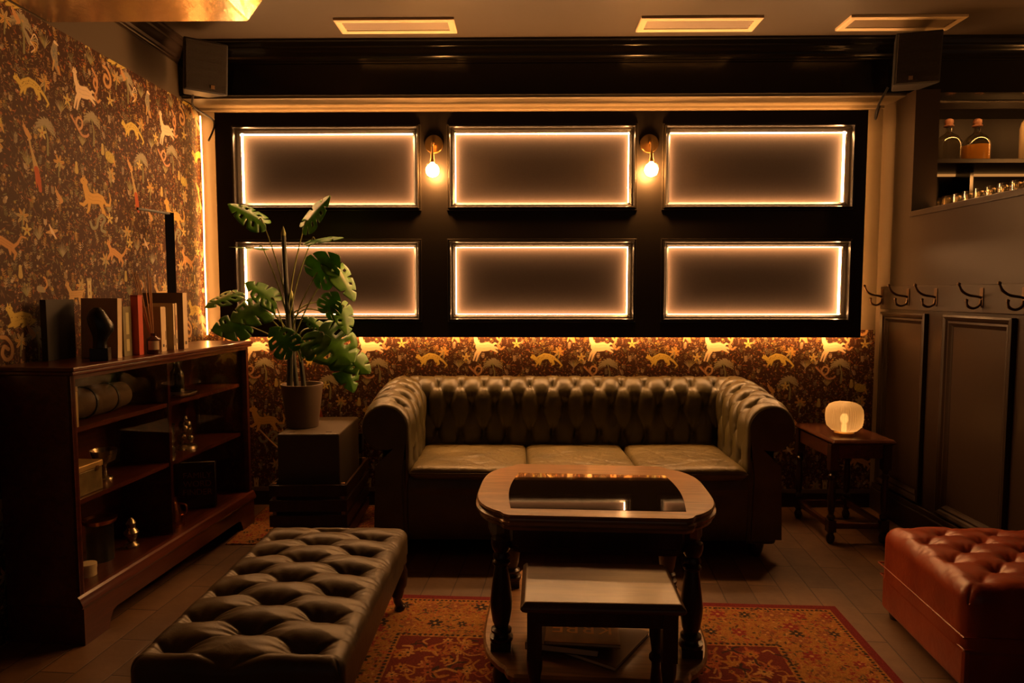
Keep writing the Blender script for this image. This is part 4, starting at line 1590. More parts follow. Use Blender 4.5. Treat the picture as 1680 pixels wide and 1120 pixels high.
MB().box(-.158, .158, -.245, .245, 0, .537).build('cabinet', plain('speckled_black_paint', (.06, .045, .03), .5, bump=.8, bscale=240), sub, bevel=.008)
MB().box(-.11, -.08, -.2, -.192, .537, .5385).box(.08, .11, -.2, -.192, .537, .5385).build('slot', 'black', sub)

plant = thing('potted_monstera', 'tall monstera plant in a brown pot on the black speaker box', 'potted plant', (-1.185, 3.63, .5585))
pot = MB().lathe([(.0, .0), (.078, .0), (.082, .006), (.108, .215), (.111, .222), (.111, .232), (.103, .232), (.101, .222), (.095, .190), (0, .190)], 40).build('pot', 'pot', plant, smooth=True)
MB().lathe([(0, .205), (.06, .203), (.0975, .196), (.0975, .185), (0, .185)], 24).build('soil', 'soil', plant, smooth=True)
BASE = Vector((-1.185, 3.63, .5585))


def L_(px, py, Y):
    return at(px, py, Y=Y) - BASE


stem_pts = {
    'a': curve_pts([L_(475, 642, 3.61), L_(476, 570, 3.61), L_(470, 480, 3.62), L_(465, 386, 3.62)], 6),
    'b': curve_pts([L_(488, 645, 3.65), L_(482, 590, 3.65), L_(481, 540, 3.64), L_(478, 488, 3.63)], 6),
    'c': curve_pts([L_(499, 642, 3.60), L_(496, 610, 3.60), L_(491, 570, 3.60)], 6)}
for k, r in (('a', .0160), ('b', .0140), ('c', .0135)):
    nn = len(stem_pts[k])
    MB().tube(stem_pts[k], [r * (1 - .25 * i / nn) for i in range(nn)], 10).build('stem', 'stem', plant, smooth=True)


def make_leaf(base, tip, width, normal, droop, seed, fold=.25, holes=True):
    """monstera blade from petiole joint to tip"""
    rng = random.Random(seed)
    base, tip = Vector(base), Vector(tip)
    ax = tip - base
    L = ax.length
    ax.normalize()
    nrm = Vector(normal)
    nrm = (nrm - ax * nrm.dot(ax)).normalized()
    sd = ax.cross(nrm)
    mb = MB()
    nl = 4
    key = {}

    def margin(p):
        # p: 0 (basal lobe) .. 1 (tip) -> (along, across)
        P = [(-.10, .0), (-.20, .22), (-.12, .42), (.08, .52), (.30, .52), (.52, .45), (.74, .31), (.90, .14), (1.0, 0)]
        t = p * (len(P) - 1)
        i = min(int(t), len(P) - 2)
        f = t - i
        return (P[i][0] * (1 - f) + P[i + 1][0] * f, P[i][1] * (1 - f) + P[i + 1][1] * f)

    def place(al, ac, sgn):
        # al along 0..1, ac across (fraction of L)
        k = ac * width / .52
        z = -droop * (max(al, 0) ** 2) * L - fold * abs(k) * L * .35 - droop * .45 * (abs(k) ** 2) * L * 4
        z += .012 * math.sin(9 * al + seed) * abs(k) * 3 * L
        return base + ax * al * L + sd * (sgn * k * L) + nrm * z
    for sgn in (-1, 1):
        for l in range(nl):
            p0, p1 = l / nl, (l + 1) / nl
            pc = (p0 + p1) / 2
            gap = rng.uniform(.10, .26) if l < nl - 1 else .12
            nq, npp = 6, 5
            for iq in range(nq + 1):
                q = iq / nq
                for ip in range(npp + 1):
                    p = p0 + (p1 - p0) * ip / npp
                    g = max(0, (q - .42) / .58)
                    rr = 1 - gap * g ** .7
                    # round the lobe end
                    e = abs((p - pc) / ((p1 - p0) / 2))
                    qq = q * (1 - .045 * (e ** 3) * (q ** 2))
                    pp = pc + (p - pc) * rr
                    mx_, my_ = margin(pp)
                    mid = max(0.0, pp * 1.05 - .12)
                    if q <= .42:
                        mx_, my_ = margin(p)
                        mid = max(0.0, p * 1.05 - .12)
                        qq = q
                    al = mid + (mx_ - mid) * qq
                    ac = my_ * qq
                    key[(sgn, l, iq, ip)] = len(mb.v)
                    mb.v.append(place(al, ac, sgn))
            for iq in range(nq):
                for ip in range(npp):
                    if holes and iq in (2, 3) and ip == 2 and l in (1, 2) and (seed + sgn) % 3:
                        continue
                    a_, b_, c_, d_ = key[(sgn, l, iq, ip)], key[(sgn, l, iq, ip + 1)], key[(sgn, l, iq + 1, ip + 1)], key[(sgn, l, iq + 1, ip)]
                    mb.f.append((a_, b_, c_, d_) if sgn > 0 else (d_, c_, b_, a_))
    me = bpy.data.meshes.new('leaf')
    me.from_pydata([tuple(v) for v in mb.v], [], mb.f)
    bm = bmesh.new()
    bm.from_mesh(me)
    bmesh.ops.remove_doubles(bm, verts=bm.verts, dist=.0006)
    bmesh.ops.recalc_face_normals(bm, faces=bm.faces)
    for f in bm.faces:
        f.smooth = True
    bm.to_mesh(me)
    bm.free()
    me.materials.append(M['leaf'])
    o = bpy.data.objects.new('leaf', me)
    COL.objects.link(o)
    o.parent = plant
    s_ = o.modifiers.new('thick', 'SOLIDIFY')
    s_.thickness = .0008
    return o


# (base px, base Y, tip px, tip Y, width, normal, droop, stem, stem index fraction, fold)
leaves = [
    ((431, 364), 3.58, (377, 330), 3.52, .42, (.35, -.6, .7), .12, 'a', .62, .5),
    ((500, 368), 3.60, (539, 320), 3.55, .34, (-.5, -.75, .35), .05, 'a', .60, .5),
    ((511, 394), 3.58, (561, 384), 3.50, .26, (.1, -.45, .9), .10, 'a', .52, .4),
    ((431, 407), 3.60, (376, 402), 3.55, .55, (0, -.06, 1), .06, 'a', .50, .1),
    ((517, 452), 3.54, (556, 420), 3.50, .55, (.12, -1, .1), .03, 'a', .40, .08),
    ((549, 432), 3.56, (585, 488), 3.48, .34, (.8, -.6, .35), .12, 'a', .38, .4),
    ((535, 512), 3.56, (553, 480), 3.50, .50, (.0, -1, .15), .05, 'b', .80, .15),
    ((561, 500), 3.58, (573, 546), 3.50, .36, (.7, -.7, .2), .12, 'b', .85, .3),
    ((527, 538), 3.56, (497, 519), 3.53, .34, (.1, -.75, .65), .06, 'b', .55, .4),
    ((526, 545), 3.50, (578, 592), 3.40, .52, (.25, -.8, .55), .10, 'c', .9, .3),
    ((560, 578), 3.48, (607, 606), 3.42, .42, (.4, -.75, .5), .15, 'c', .85, .4),
    ((560, 585), 3.50, (582, 641), 3.44, .36, (.5, -.8, .3), .12, 'c', .80, .4),
    ((478, 574), 3.50, (444, 538), 3.44, .50, (-.1, -.85, .5), .08, 'c', .70, .3),
    ((434, 500), 3.52, (377, 520), 3.42, .56, (-.15, -.8, .55), .14, 'b', .6, .2),
    ((450, 492), 3.54, (404, 462), 3.48, .42, (.1, -.7, .7), .05, 'a', .30, .3),
    ((385, 480), 3.56, (336, 500), 3.44, .42, (-.1, -.55, .8), .10, 'a', .42, .35),
    ((402, 532), 3.48, (348, 540), 3.38, .50, (-.1, -.9, .4), .08, 'b', .45, .2),
    ((500, 570), 3.52, (540, 556), 3.44, .40, (.1, -.9, .3), .08, 'c', .95, .3),
]
for i, (bp_, by_, tp2, ty_, w_, nrm, dr, sk, fr_, fo) in enumerate(leaves):
    b0 = L_(bp_[0], bp_[1], by_)
    t0 = L_(tp2[0], tp2[1], ty_)
    lf = make_leaf(b0, t0 + (t0 - b0) * .03, w_ * 1.05, nrm, dr, i * 7 + 3, fo)
    sp = stem_pts[sk]
    s0 = Vector(sp[min(int(fr_ * (len(sp) - 1)), len(sp) - 1)])
    mid = (s0 + b0) / 2 + Vector((0, 0, .035 if b0.z < s0.z + .1 else .005))
    mid.x = s0.x + (b0.x - s0.x) * .42
    MB().tube(curve_pts([s0, mid, b0, b0 + (t0 - b0) * .12], 7), [.0042] * 10 + [.0034] * 7 + [.003] * 5, 6).build('petiole', 'petiole', lf, smooth=True)
MB().lathe([(.012, -.004), (.013, .01), (.006, .035), (0, .05)], 10, None, stem_pts['a'][-1]).build('bud', 'petiole', plant, smooth=True, label='pale green bud at the stem top')
MB().lathe([(.011, -.004), (.012, .01), (.007, .03), (0, .045)], 10, None, stem_pts['b'][-1]).build('bud', 'petiole', plant, smooth=True)

# socket box and cable on the back wall
s_ = thing('junction_box', 'black box fixed low on the wallpapered back wall left of sofa', 'electrical box', (-1.02, YB - .006, .39))
MB().box(-.068, .068, -.05, 0, -.048, .048).build('box_body', 'black', s_, bevel=.004)
MB().box(-.07, .07, -.053, .0, .048, .053).build('lid', 'blackmetal', s_)
c = MB().tube(curve_pts([(-1.56, 3.98, .47), (-1.50, 3.99, .40), (-1.43, 3.99, .33), (-1.36, 3.98, .24), (-1.33, 3.97, .1), (-1.34, 3.97, .012)], 8), .005, 6).build('power_cable', plain('brown_cable', (.3, .18, .1), .5), None, smooth=True)
tag(c, 'thin cable running down between cabinet and speaker box at the back', 'cable')

# ------------------------------------------------------------------ glass-fronted cabinet
cab = thing('display_cabinet', 'red mahogany cabinet with sliding glass doors along the left wall', 'cabinet', (-1.595, 2.37, 0), -math.atan2(.095, 1.33))
CL, CDp, CT = 1.33, .285, 1.015
SH = [.785, .515]
ZB = .185
m_ = MB().box(-CDp, 0, 0, .02, .14, CT - .03)
m_.build('end_panel', 'mahog', cab, bevel=.002)
MB().box(-CDp, 0, CL - .02, CL, .14, CT - .03).build('end_panel', 'mahog', cab, bevel=.002)
MB().box(-CDp, -CDp + .01, .02, CL - .02, .14, CT - .03).build('back_panel', 'mahog', cab)
MB().box(-CDp + .01, -.035, .635, .653, .19, CT - .03).build('divider', 'mahog', cab)
MB().box(-CDp - .0, .018, -.012, CL + .012, CT - .03, CT - .016).box(-CDp - .0, .024, -.016, CL + .016, CT - .016, CT).build('top', 'mahog', cab, bevel=.004)
MB().box(-CDp + .01, -.001, .02, CL - .02, .165, ZB).build('bottom_board', 'mahog', cab)
for z in SH:
    MB().box(-CDp + .01, -.04, .02, .635, z - .018, z).build('shelf', 'mahog', cab)
    MB().box(-CDp + .01, -.04, .653, CL - .02, z - .018, z).build('shelf', 'mahog', cab)
MB().box(-.012, 0, .02, CL - .02, CT - .045, CT - .03).box(-.012, 0, 0, .022, ZB, CT - .03).box(-.012, 0, CL - .022, CL, ZB, CT - .03).build('door_track', 'mahog', cab)
# base moulding and bracket plinth
m_ = MB()
pf = [(0, .14), (.016, .14), (.02, .150), (.016, .160), (.012, .168), (.008, .178), (.0, .185)]
nn = len(pf)
m_.add([(a, -.014, z) for a, z in pf] + [(a, CL + .014, z) for a, z in pf], [tuple(range(nn)), tuple(reversed(range(nn, 2 * nn)))] + [(k, (k + 1) % nn, nn + (k + 1) % nn, nn + k) for k in range(nn)])
m_.build('base_moulding', 'mahog', cab)
pl = [(0, 0), (.13, 0), (.14, .035), (.155, .06), (.18, .068), (CL - .18, .068), (CL - .155, .06), (CL - .14, .035), (CL - .13, 0), (CL, 0), (CL, .14), (0, .14)]
V = [(.012, y, z) for y, z in pl] + [(-.01, y, z) for y, z in pl]
nn = len(pl)
MB().add(V, [tuple(range(nn)), tuple(reversed(range(nn, 2 * nn)))] + [(k, (k + 1) % nn, nn + (k + 1) % nn, nn + k) for k in range(nn)]).box(-CDp, -.01, 0, .02, 0, .14).box(-CDp, -.01, CL - .02, CL, 0, .14).build('plinth', 'mahog', cab)
MB().box(-.018, -.015, .022, .70, ZB + .002, CT - .046).build('glass_door', 'glass', cab)
MB().box(-.030, -.027, .62, CL - .022, ZB + .002, CT - .046).build('glass_door', 'glass', cab)
CABM = Matrix.Translation((-1.595, 2.37, 0)) @ Matrix.Rotation(-math.atan2(.095, 1.33), 4, 'Z')


def cw(x, y, z):
    return tuple(CABM @ Vector((x, y, z)))


CRZ = -math.atan2(.095, 1.33)
# inside the cabinet
E2 = .0005
t_ = thing('storage_tin', 'gold rimmed box on the middle shelf of the cabinet, left bay', 'box', cw(-.115, .125, SH[1] + E2), CRZ)
MB().box(-.055, .055, -.095, .10, 0, .09).build('box_body', plain('grey_gilt_box', (.22, .16, .07), .35, metal=.3, var=.5, vscale=30), t_, bevel=.003)
MB().box(-.058, .058, -.098, .103, .09, .115).build('lid', plain('gilt_lid', (.55, .36, .14), .35, metal=.4, var=.4, vscale=12), t_, bevel=.004)
MB().box(.056, .060, .06, .075, .08, .10).build('latch', 'brass', t_)
t_ = thing('goblet', 'tarnished metal goblet behind the gold rimmed box in the cabinet', 'goblet', cw(-.15, .36, SH[1] + E2), 0)
MB().lathe([(.032, 0), (.03, .006), (.010, .015), (.007, .05), (.012, .06), (.04, .075), (.052, .12), (.05, .12), (.036, .08), (0, .07)], 28).build('goblet_body', 'silver', t_, smooth=True)
t_ = thing('round_tin', 'small round cream tin at the bottom of the cabinet, left bay', 'tin', cw(-.10, .175, ZB + E2), .3)
MB().lathe([(.030, 0), (.030, .034), (0, .034)], 30).build('tin_body', 'paper', t_, smooth=True)
MB().lathe([(.0315, .030), (.0315, .046), (.029, .048), (0, .048)], 30).build('lid', 'paper', t_, smooth=True)
t_ = thing('dish_on_drum', 'shallow round wooden dish on a dark drum, bottom left of cabinet', 'dish', cw(-.16, .33, ZB + E2), 0)
MB().lathe([(.05, 0), (.05, .15), (0, .15)], 30).build('drum', 'stone', t_, smooth=True)
MB().lathe([(.045, .15), (.06, .156), (.066, .172), (.06, .172), (.05, .162), (0, .162)], 30).build('dish', 'copper', t_, smooth=True)
t_ = thing('metal_urn', 'small dark metal urn at cabinet bottom beside the divider', 'urn', cw(-.12, .47, ZB + E2), 0)
MB().lathe([(.028, 0), (.03, .01), (.014, .025), (.022, .045), (.03, .065), (.016, .085), (.02, .105), (.008, .125), (0, .13)], 24).build('urn_body', 'silver', t_, smooth=True)
t_ = thing('storage_box', 'cream cardboard box in the top left corner inside the cabinet', 'box', cw(-.13, .055, SH[0] + E2), CRZ)
MB().box(-.07, .09, -.03, .03, 0, .13).build('box_body', plain('card', (.42, .3, .13), .7), t_, bevel=.002)
MB().box(-.0705, .0905, -.031, .031, .1305, .15).build('lid', plain('card2', (.30, .2, .09), .7), t_, bevel=.002)
t_ = thing('reflection_roll', 'brown roll standing in for a glass reflection, top shelf of the cabinet', 'reflection stand-in', cw(-.15, .30, SH[0] + E2), CRZ)  # added roll shape, stands in for a brownish reflection in the door glass
pr = [(x_, y_) for x_, y_ in [(.0, .0)]]
mbb = MB().tube([(0, -.19, .062), (0, -.18, .062), (0, -.1, .062), (0, 0, .062), (0, .1, .062), (0, .18, .062), (0, .19, .062)], [.03, .052, .058, .061, .058, .052, .03], 20)
mbb.build('roll_body', plain('reflection_brown', (.07, .04, .018), .9, var=.4, vscale=14, bump=.8, bscale=40), t_, smooth=True, angle=60)
MB().tube([(0, -.05, .062), (0, -.04, .062)], .0645, 20).tube([(0, .08, .062), (0, .09, .062)], .062, 20).build('strap', 'black', t_)
# upper right bay
t_ = thing('round_tray', 'round silver tray on the top shelf of the cabinet, right bay', 'tray', cw(-.155, .86, SH[0] + E2), 0)
MB().lathe([(.09, 0), (.105, .004), (.112, .014), (.108, .014), (.10, .007), (0, .006)], 40).build('tray_body', 'silver', t_, smooth=True)
MB().lathe([(.110, .012), (.114, .014), (.110, .017)], 40).build('rim', 'silver', t_, smooth=True)
bot = [(.034, 0), (.036, .006), (.036, .085), (.03, .10), (.013, .12), (.012, .15), (.015, .152), (.015, .165), (0, .165)]
for i, (yy, sc, lab) in enumerate([(.80, 1.0, 'dark glass bottle standing nearest the divider on the silver tray'), (.875, 1.1, 'tallest dark glass bottle in the middle of the silver tray'), (.93, .95, 'dark glass bottle at the far side of the silver tray')]):
    t_ = thing('bottle', lab, 'bottle', cw(-.155 + (.02 if i == 1 else -.02), yy, SH[0] + .007), 0, 'bottles on the cabinet tray')
    MB().lathe([(r * (.9 if i == 1 else .95), z * sc) for r, z in bot[:7]], 24).build('bottle_body', 'bottle', t_, smooth=True)
    MB().lathe([(.0155, bot[6][1] * sc), (.0155, .166 * sc), (0, .168 * sc)], 20).build('cap', 'copper', t_, smooth=True)
t_ = thing('candlestick', 'silver pillar candlestick on the middle shelf beside cabinet divider', 'candlestick', cw(-.10, .72, SH[1] + E2), 0)
MB().lathe([(.035, 0), (.035, .05), (.028, .056), (.028, .066), (.034, .075), (.030, .09), (.034, .11), (.030, .13), (.034, .15), (.036, .156), (.03, .158), (0, .15)], 30).build('candlestick_body', 'silver', t_, smooth=True)
t_ = thing('figurine', 'ornate silver figurine of clustered shapes on the cabinet middle shelf', 'figurine', cw(-.13, .92, SH[1] + E2), 0)
rngf = random.Random(2)
m_ = MB().lathe([(.055, 0), (.05, .012), (.02, .02)], 24)
for k in range(16):
    r = rngf.uniform(.012, .022)
    h_ = rngf.uniform(.02, .12)
    a = rngf.uniform(0, 6.28)
    q = (1 - h_ / .16) * .032
    m_.lathe([(r * math.sin(t), -r * math.cos(t)) for t in np.linspace(0.01, PI - .01, 8)], 12, None, (q * math.cos(a), q * math.sin(a), h_))
m_.build('figurine_body', 'silver', t_, smooth=True)
MB().lathe([(0, .11), (.012, .12), (.016, .14), (.01, .16), (0, .165)], 16).build('figurine_head', 'silver', t_, smooth=True)
# bottom right bay
t_ = thing('copper_bell', 'copper bell shaped jug at the bottom of the cabinet, right bay', 'jug', cw(-.10, .74, ZB + E2), 0)
MB().lathe([(.052, 0), (.054, .006), (.047, .045), (.036, .09), (.024, .115), (.020, .13), (.022, .138), (0, .138)], 32).build('bell_body', 'copper', t_, smooth=True)
MB().tube(curve_pts([(.046, .0, .05), (.066, 0, .06), (.066, 0, .10), (.03, 0, .11)], 6), .004, 8).build('handle', 'copper', t_, smooth=True)
bk = thing('word_finder_book', 'dark book with three lines of brown capitals, cabinet bottom right', 'book', cw(-.13, 1.02, ZB + E2), math.radians(12))
MB().box(-.085, .085, -.015, -.0125, 0, .235).box(-.085, .085, .0125, .015, 0, .235).box(-.085, -.0825, -.0125, .0125, 0, .235).build('cover', plain('dark_cover', (.02, .014, .01), .5), bk)
MB().box(-.082, .080, -.012, .012, .003, .232).build('pages', 'paper', bk)
for k, w in enumerate(('FAMILY', 'WORD', 'FINDER')):
    text_part('lettering', w, .042, plain('brown_print_' + w.lower(), (.30, .12, .05), .5), bk, Matrix.Translation((0, -.0156, .155 - k * .043)) @ Matrix.Rotation(PI / 2, 4, 'X'), .0003)


# ------------------------------------------------------------------ things on the cabinet
ZT = CT + .0005


def standing_book(label, y0, th, h, dep, cover, spine=None, group='books standing on the cabinet', x1=-.09, lean=0.0, name='standing_book', txt=None):
    """spine faces the room (+x local), covers face along y"""
    b = thing(name, label, 'book', cw(x1, y0, ZT), CRZ, group)
    if lean:
        b.rotation_euler = (lean, 0, CRZ)
    MB().box(-dep, 0, 0, .0022, 0, h).box(-dep, 0, th - .0022, th, 0, h).build('cover', cover, b)
    MB().box(-dep + .004, -.003, .0022, th - .0022, .003, h - .003).build('pages', 'paper', b)
    MB().box(-.0025, .001, .0, th, 0, h).build('spine', spine or cover, b)
    if txt:
        for (zz, ln, cc) in txt:
            MB().box(.001, .0016, th * .32, th * .68, zz, zz + ln).build('spine_print', cc, b)
    return b


mp = plain('plain_dark_page', (.42, .28, .15), .6, var=.1)
pw = plain('pale_spine', (.60, .46, .27), .55, var=.08)
gs = plain('green_spine', (.20, .17, .07), .5, var=.15)
dk_ = plain('dark_print', (.05, .03, .02), .6)
pl_ = plain('pale_print', (.5, .45, .2), .6)
# positions along the cabinet found from the photograph: y local = world Y offset
bb = thing('standing_book', 'black book with no markings standing flat against the left wallpaper', 'book', cw(-.255, .20, ZT), CRZ)
MB().box(-.012, -.009, 0, .15, 0, .235).box(.009, .012, 0, .15, 0, .235).box(-.012, .012, 0, .003, 0, .235).build('cover', plain('matt_black_cover', (.02, .016, .013), .6), bb)
MB().box(-.0085, .0085, .004, .147, .003, .232).build('pages', 'paper', bb)
standing_book('brown faced book with pale spine behind the black sculpture', .335, .026, .240, .155, mp, pw, x1=-.055, lean=-.045)
standing_book('thick olive green spined book beside the red incense box', .405, .052, .205, .14, gs, gs, x1=-.075, txt=[(.02, .05, pl_), (.09, .09, pl_)])
b_ = thing('incense_box', 'tall slim bright red box on the cabinet next to green book', 'box', cw(-.065, .475, ZT), CRZ)
MB().box(-.016, .016, -.008, .022, 0, .245).build('box_body', plain('red_card', (.52, .07, .03), .5), b_, bevel=.001)
MB().box(-.0165, .0165, -.0085, .0225, .245, .252).build('lid', plain('red_card2', (.42, .05, .02), .5), b_)
standing_book('cream spined book right of the reed diffuser, brown cover facing camera', .64, .030, .200, .135, mp, pw, x1=-.06, txt=[(.02, .012, dk_)])
standing_book('slim pale booklet with dark print beside the cream spined book', .675, .010, .198, .12, gs, pw, x1=-.065, txt=[(.015, .012, dk_), (.05, .04, dk_)])
standing_book('slim white booklet standing before the two large books', .735, .012, .212, .12, pw, pw, x1=-.06, txt=[(.02, .05, dk_)])
standing_book('thin white book with rust spine lettering on the cabinet', .752, .014, .214, .12, pw, pw, x1=-.06, txt=[(.03, .02, dk_), (.09, .07, plain('rust_print', (.35, .1, .04), .6))])
standing_book('largest cream spined book with dark cover, farthest on the cabinet', .80, .034, .262, .20, plain('umber_cover', (.13, .085, .04), .6), pw, x1=-.05, txt=[(.02, .015, dk_)])
# sculpture
sc = thing('head_sculpture', 'black stone abstract head sculpture on the cabinet top', 'sculpture', cw(-.055, .235, ZT), math.radians(20))
MB().box(-.032, .032, -.028, .028, 0, .05).build('plinth', 'stone', sc, bevel=.003)
path = [(0, 0, .05), (0, 0, .07), (.004, 0, .09), (.006, 0, .115), (.002, 0, .14), (-.004, 0, .165), (-.006, 0, .19), (-.006, 0, .205)]
m_ = MB()
rr = [.024, .022, .026, .034, .038, .036, .026, .012]
ring = []
n = 18
V, Fs = [], []
for (p_, r) in zip(path, rr):
    for k in range(n):
        a = 2 * PI * k / n
        V.append((p_[0] + r * 1.05 * math.cos(a) + (.008 * max(0, math.cos(a)) ** 6 if .09 < p_[2] < .15 else 0), p_[1] + r * .8 * math.sin(a), p_[2]))
for i in range(len(path) - 1):
    for k in range(n):
        k2 = (k + 1) % n
        Fs.append((i * n + k, i * n + k2, (i + 1) * n + k2, (i + 1) * n + k))
Fs.append(tuple(range(n))[::-1])
Fs.append(tuple((len(path) - 1) * n + k for k in range(n)))
m_.add(V, Fs)
m_.build('head', 'stone', sc, smooth=True, angle=50)
# reed diffuser
rd = thing('reed_diffuser', 'amber reed diffuser bottle with fan of brown reeds on the cabinet', 'diffuser', cw(-.035, .545, ZT), 0)
MB().lathe([(.026, 0), (.028, .004), (.028, .062), (.020, .070), (.012, .076), (.012, .088), (0, .088)], 28).build('bottle_body', plain('amber_glass', (.06, .02, .006), .1, spec=.7), rd, smooth=True)
lb = []
for k in range(9):
    a = -1.9 + k * .2
    lb.append((.0285 * math.cos(a), .0285 * math.sin(a)))
MB().add([(x, y, .018) for x, y in lb] + [(x, y, .056) for x, y in lb] + [(x * 1.02, y * 1.02, .018) for x, y in lb] + [(x * 1.02, y * 1.02, .056) for x, y in lb],
         [(k, k + 1, 9 + k + 1, 9 + k) for k in range(8)] + [(18 + k, 27 + k, 28 + k, 19 + k) for k in range(8)]).build('paper_label', 'paper', rd, smooth=True)
rng = random.Random(11)
for k in range(9):
    dx = -.085 + .012 * k + rng.uniform(-.008, .008)
    dy = rng.uniform(-.03, .03)
    MB().tube([(0, 0, .03), (dx * .45, dy * .5, .16), (dx, dy, .345 + rng.uniform(-.02, .02))], .0021, 6).build('reed', 'reed', rd)
# black metal stand at the wall
fs = thing('metal_stand', 'thin black metal right angled stand rising from the cabinet top', 'stand', (0, 0, 0))
p0 = Vector((-1.79, 3.47, ZT))
MB().box(-.021, .021, -.005, .005, 0, .668, Matrix.Translation(p0) @ Matrix.Rotation(math.radians(27), 4, 'Z')).build('upright', 'blackmetal', fs)
MB().tube([(-1.79, 3.47, ZT + .662), (-1.845, 3.28, ZT + .664)], .007, 8).build('top_arm', 'blackmetal', fs)

# ------------------------------------------------------------------ coat hooks on the right wall
def coat_hook(y, label):
    h = thing('coat_hook', label, 'coat hook', (XR - .0165, y, 1.255), 0, 'coat hooks on the right wall rail')
    MB().box(-.004, 0, -.012, .012, -.045, .045).build('back_plate', 'hook', h, bevel=.003)
    m_ = MB().tube(curve_pts([(-.004, 0, .0), (-.02, 0, .005), (-.06, 0, .012), (-.09, 0, .03), (-.105, 0, .058)], 6), [.006] * 20 + [.005] * 5, 10)
    m_.lathe([(.0, -.009), (.008, -.004), (.008, .004), (0, .009)], 12, None, (-.106, 0, .062))
    m_.build('upper_prong', 'hook', h, smooth=True)
    m_ = MB().tube(curve_pts([(-.004, 0, -.01), (-.01, 0, -.035), (-.035, 0, -.048), (-.062, 0, -.038), (-.068, 0, -.015)], 6), [.006] * 20 + [.005] * 5, 10)
    m_.lathe([(.0, -.008), (.007, -.004), (.007, .004), (0, .008)], 12, None, (-.068, 0, -.011))
    m_.build('lower_prong', 'hook', h, smooth=True)
    return h


for y, lab in [(3.99, 'coat hook nearest the back corner on the right wall rail'), (3.727, 'second coat hook from the back corner on the right wall'), (3.479, 'third coat hook from the back corner on the right wall'),
               (3.134, 'fourth coat hook from the back corner, above the wide panel'), (2.87, 'coat hook at the right edge of the picture')]:
    coat_hook(y, lab)

# ------------------------------------------------------------------ bar seen through the opening
struct('wall_bar', MB().box(XR + WT, XBAR, 4.40, 4.46, 0, ZC).box(XBAR, XBAR + .06, 1.2, 4.46, 0, ZC), 'gloss')
BXL = XR + WT + .004
bs = thing('bar_shelving', 'dark shelving unit of the bar behind the right wall opening', 'shelving', (BXL, 3.99, 0))
MB().box(0, .02, .01, .40, 0, 2.355).build('side_panel', 'gloss', bs)
MB().box(.02, 2.1, .385, .40, 0, 2.355).build('back_board', 'board', bs)
MB().box(.02, 2.1, .0, .384, 2.015, 2.04).build('shelf', 'gloss_wall', bs, bevel=.002)
MB().box(.46, .48, .22, .384, 1.0, 2.014).build('divider', 'gloss', bs)
MB().box(.02, 2.1, .0, .384, .95, 1.0).build('worktop', 'gloss_wall', bs)
MB().box(.0, 2.1, .0, .008, 2.318, 2.352).build('lip', 'gloss_wall', bs)
MB().box(.05, 1.9, .012, .020, 2.335, 2.345).build('light_tape', 'bartape', bs, label='glowing light tape under the top edge')
MB().box(.05, 1.9, .36, .37, 2.000, 2.0145).build('light_tape', 'bartape2', bs, label='glowing light tape under the shelf')


def tequila(x, label, liquid):
    b = thing('liquor_bottle', label, 'bottle', (x, 4.12, 2.0405), 0, 'round shouldered bottles on the bar shelf')
    pr = [(0, 0), (.066, 0), (.073, .008), (.073, .10), (.068, .125), (.050, .150), (.026, .166), (.0175, .175), (.0165, .20), (.018, .205), (.0, .205)]
    g = MB().lathe(pr, 36).build('bottle_body', 'bottleglass', b, smooth=True)
    if liquid:
        MB().lathe([(0, .006), (.064, .006), (.069, .012), (.069, .098), (.0, .1)], 36).build('liquid', liquid, g, smooth=True)
    MB().lathe([(.017, .2055), (.027, .208), (.027, .215), (.020, .219), (.024, .232), (.022, .246), (.010, .254), (0, .255)], 24).build('stopper', 'cork', b, smooth=True)
    return b


tequila(2.50, 'clear round shouldered bottle with cork stopper, left on the bar shelf', None)
tequila(2.665, 'amber filled round shouldered bottle with cork stopper on the bar shelf', 'amber')
b = thing('liquor_bottle', 'tall pale labelled bottle at the right edge on the bar shelf', 'bottle', (2.975, 4.12, 2.0405))
MB().lathe([(0, 0), (.05, 0), (.053, .01), (.053, .20), (.045, .235), (.02, .262), (.016, .30), (0, .30)], 30).build('bottle_body', 'paper', b, smooth=True)
MB().lathe([(.0175, .285), (.0175, .31), (0, .312)], 20).build('cap', 'brass', b, smooth=True)
MB().box(-.035, -.005, -.0545, -.0532, .13, .15).build('label_mark', dk_, b)
b = thing('herb_jar', 'small jar of green sprigs at the left end of bar shelf', 'jar', (2.41, 4.14, 2.0405))
MB().lathe([(0, 0), (.024, 0), (.026, .05), (.024, .052), (.022, .004), (0, .004)], 20).build('jar_body', 'bottleglass', b, smooth=True)
rg = random.Random(3)
for k in range(7):
    dx, dy = rg.uniform(-.035, .035), rg.uniform(-.02, .02)
    MB().tube([(0, 0, .01), (dx * .5, dy * .5, .06), (dx, dy, .11 + rg.uniform(-.02, .02))], [.002, .004, .001], 6).build('sprig', 'petiole', b)
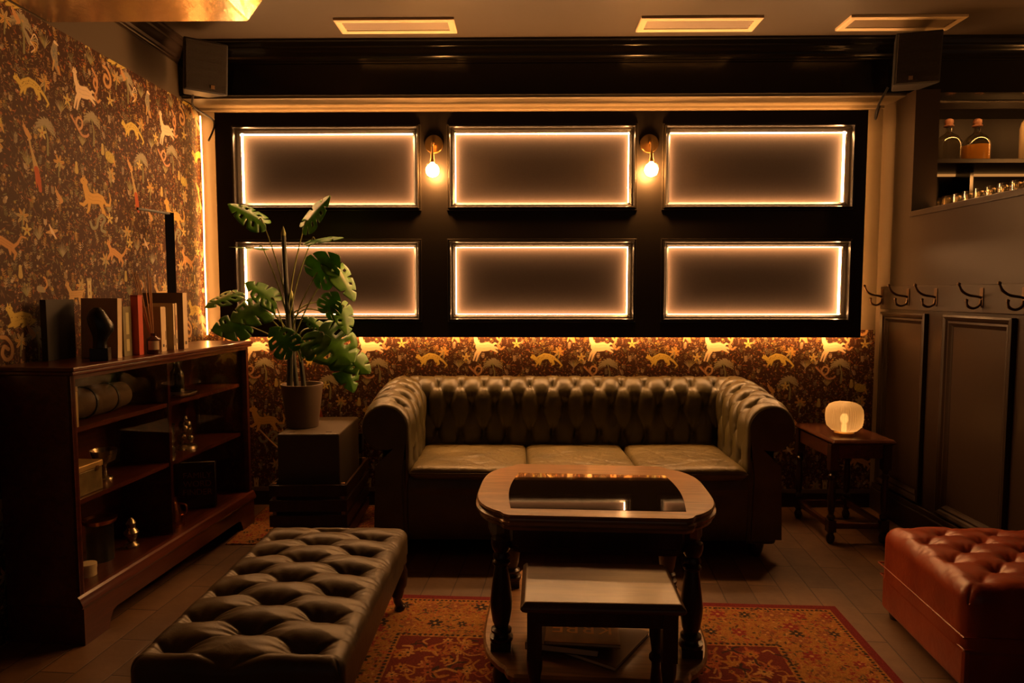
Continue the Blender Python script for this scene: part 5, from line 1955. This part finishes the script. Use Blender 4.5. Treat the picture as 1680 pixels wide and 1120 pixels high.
# glasses standing upside down behind the low wall
ctr = thing('bar_counter', 'dark bar counter behind the low panelled wall, holding rows of glasses', 'counter', (BXL, 2.2, 0))
MB().box(0, .42, 0, 1.75, 1.655, 1.70).build('counter_top', 'gloss_wall', ctr, bevel=.003)
MB().box(0, .38, .02, 1.73, 0, 1.654).build('counter_body', 'gloss', ctr)
tape = MB().box(-.004, .004, -.55, .55, 0, .006).build('light_tape', 'glasstape')
tag(tape, 'glowing light tape along the counter between low wall and upturned glasses', 'light strip', loc=(BXL + .012, 3.2, 1.7005))
proto = None
for row in range(2):
    for k in range(13):
        y = 3.86 - k * .088 - row * .03
        x = BXL + .07 + row * .10
        lab = ('clear tumbler upside down, %s of the row nearest the low wall' if row == 0 else 'clear tumbler upside down, %s of the row farther inside the bar')
        lab = 'clear upturned tumbler in the %s row of glasses behind the low wall' % ('front' if row == 0 else 'back')
        if proto is None:
            proto = thing('tumbler', lab, 'glass', (x, y, 1.7005), 0, 'tumblers in the front row')
            MB().lathe([(.040, 0), (.042, .0), (.037, .085), (.033, .098), (0, .10), (0, .088), (.032, .086), (.036, .07), (.040, 0)], 24).build('glass_body', 'tumblerglass', proto, smooth=True)
            continue
        c_ = copy_tree(proto)
        c_.location = (x, y, 1.7005)
        c_['label'] = lab
        c_['group'] = 'tumblers in the %s row' % ('front' if row == 0 else 'back')

# pendant lamp hanging over the bar counter (beyond the right edge of the view)
pn = thing('pendant_lamp', 'brass pendant lamp with glowing globe hanging over the bar', 'lamp', (3.25, 3.25, ZC - .0005))
MB().lathe([(0, -.02), (.05, -.02), (.05, 0), (0, 0)], 24).build('ceiling_rose', 'brass', pn, smooth=True)
MB().tube([(0, 0, -.02), (0, 0, -.42)], .004, 8).build('flex', 'black', pn)
MB().lathe([(0, -.42), (.02, -.42), (.03, -.46), (.03, -.48), (0, -.48)], 20).build('lamp_holder', 'brass', pn, smooth=True)
MB().lathe([(.0, -.60)] + [(.065 * math.sin(a), -.535 - .065 * math.cos(a)) for a in np.linspace(.2, PI - .4, 14)] + [(.02, -.478)], 28).build('globe', 'pendant', pn, smooth=True)
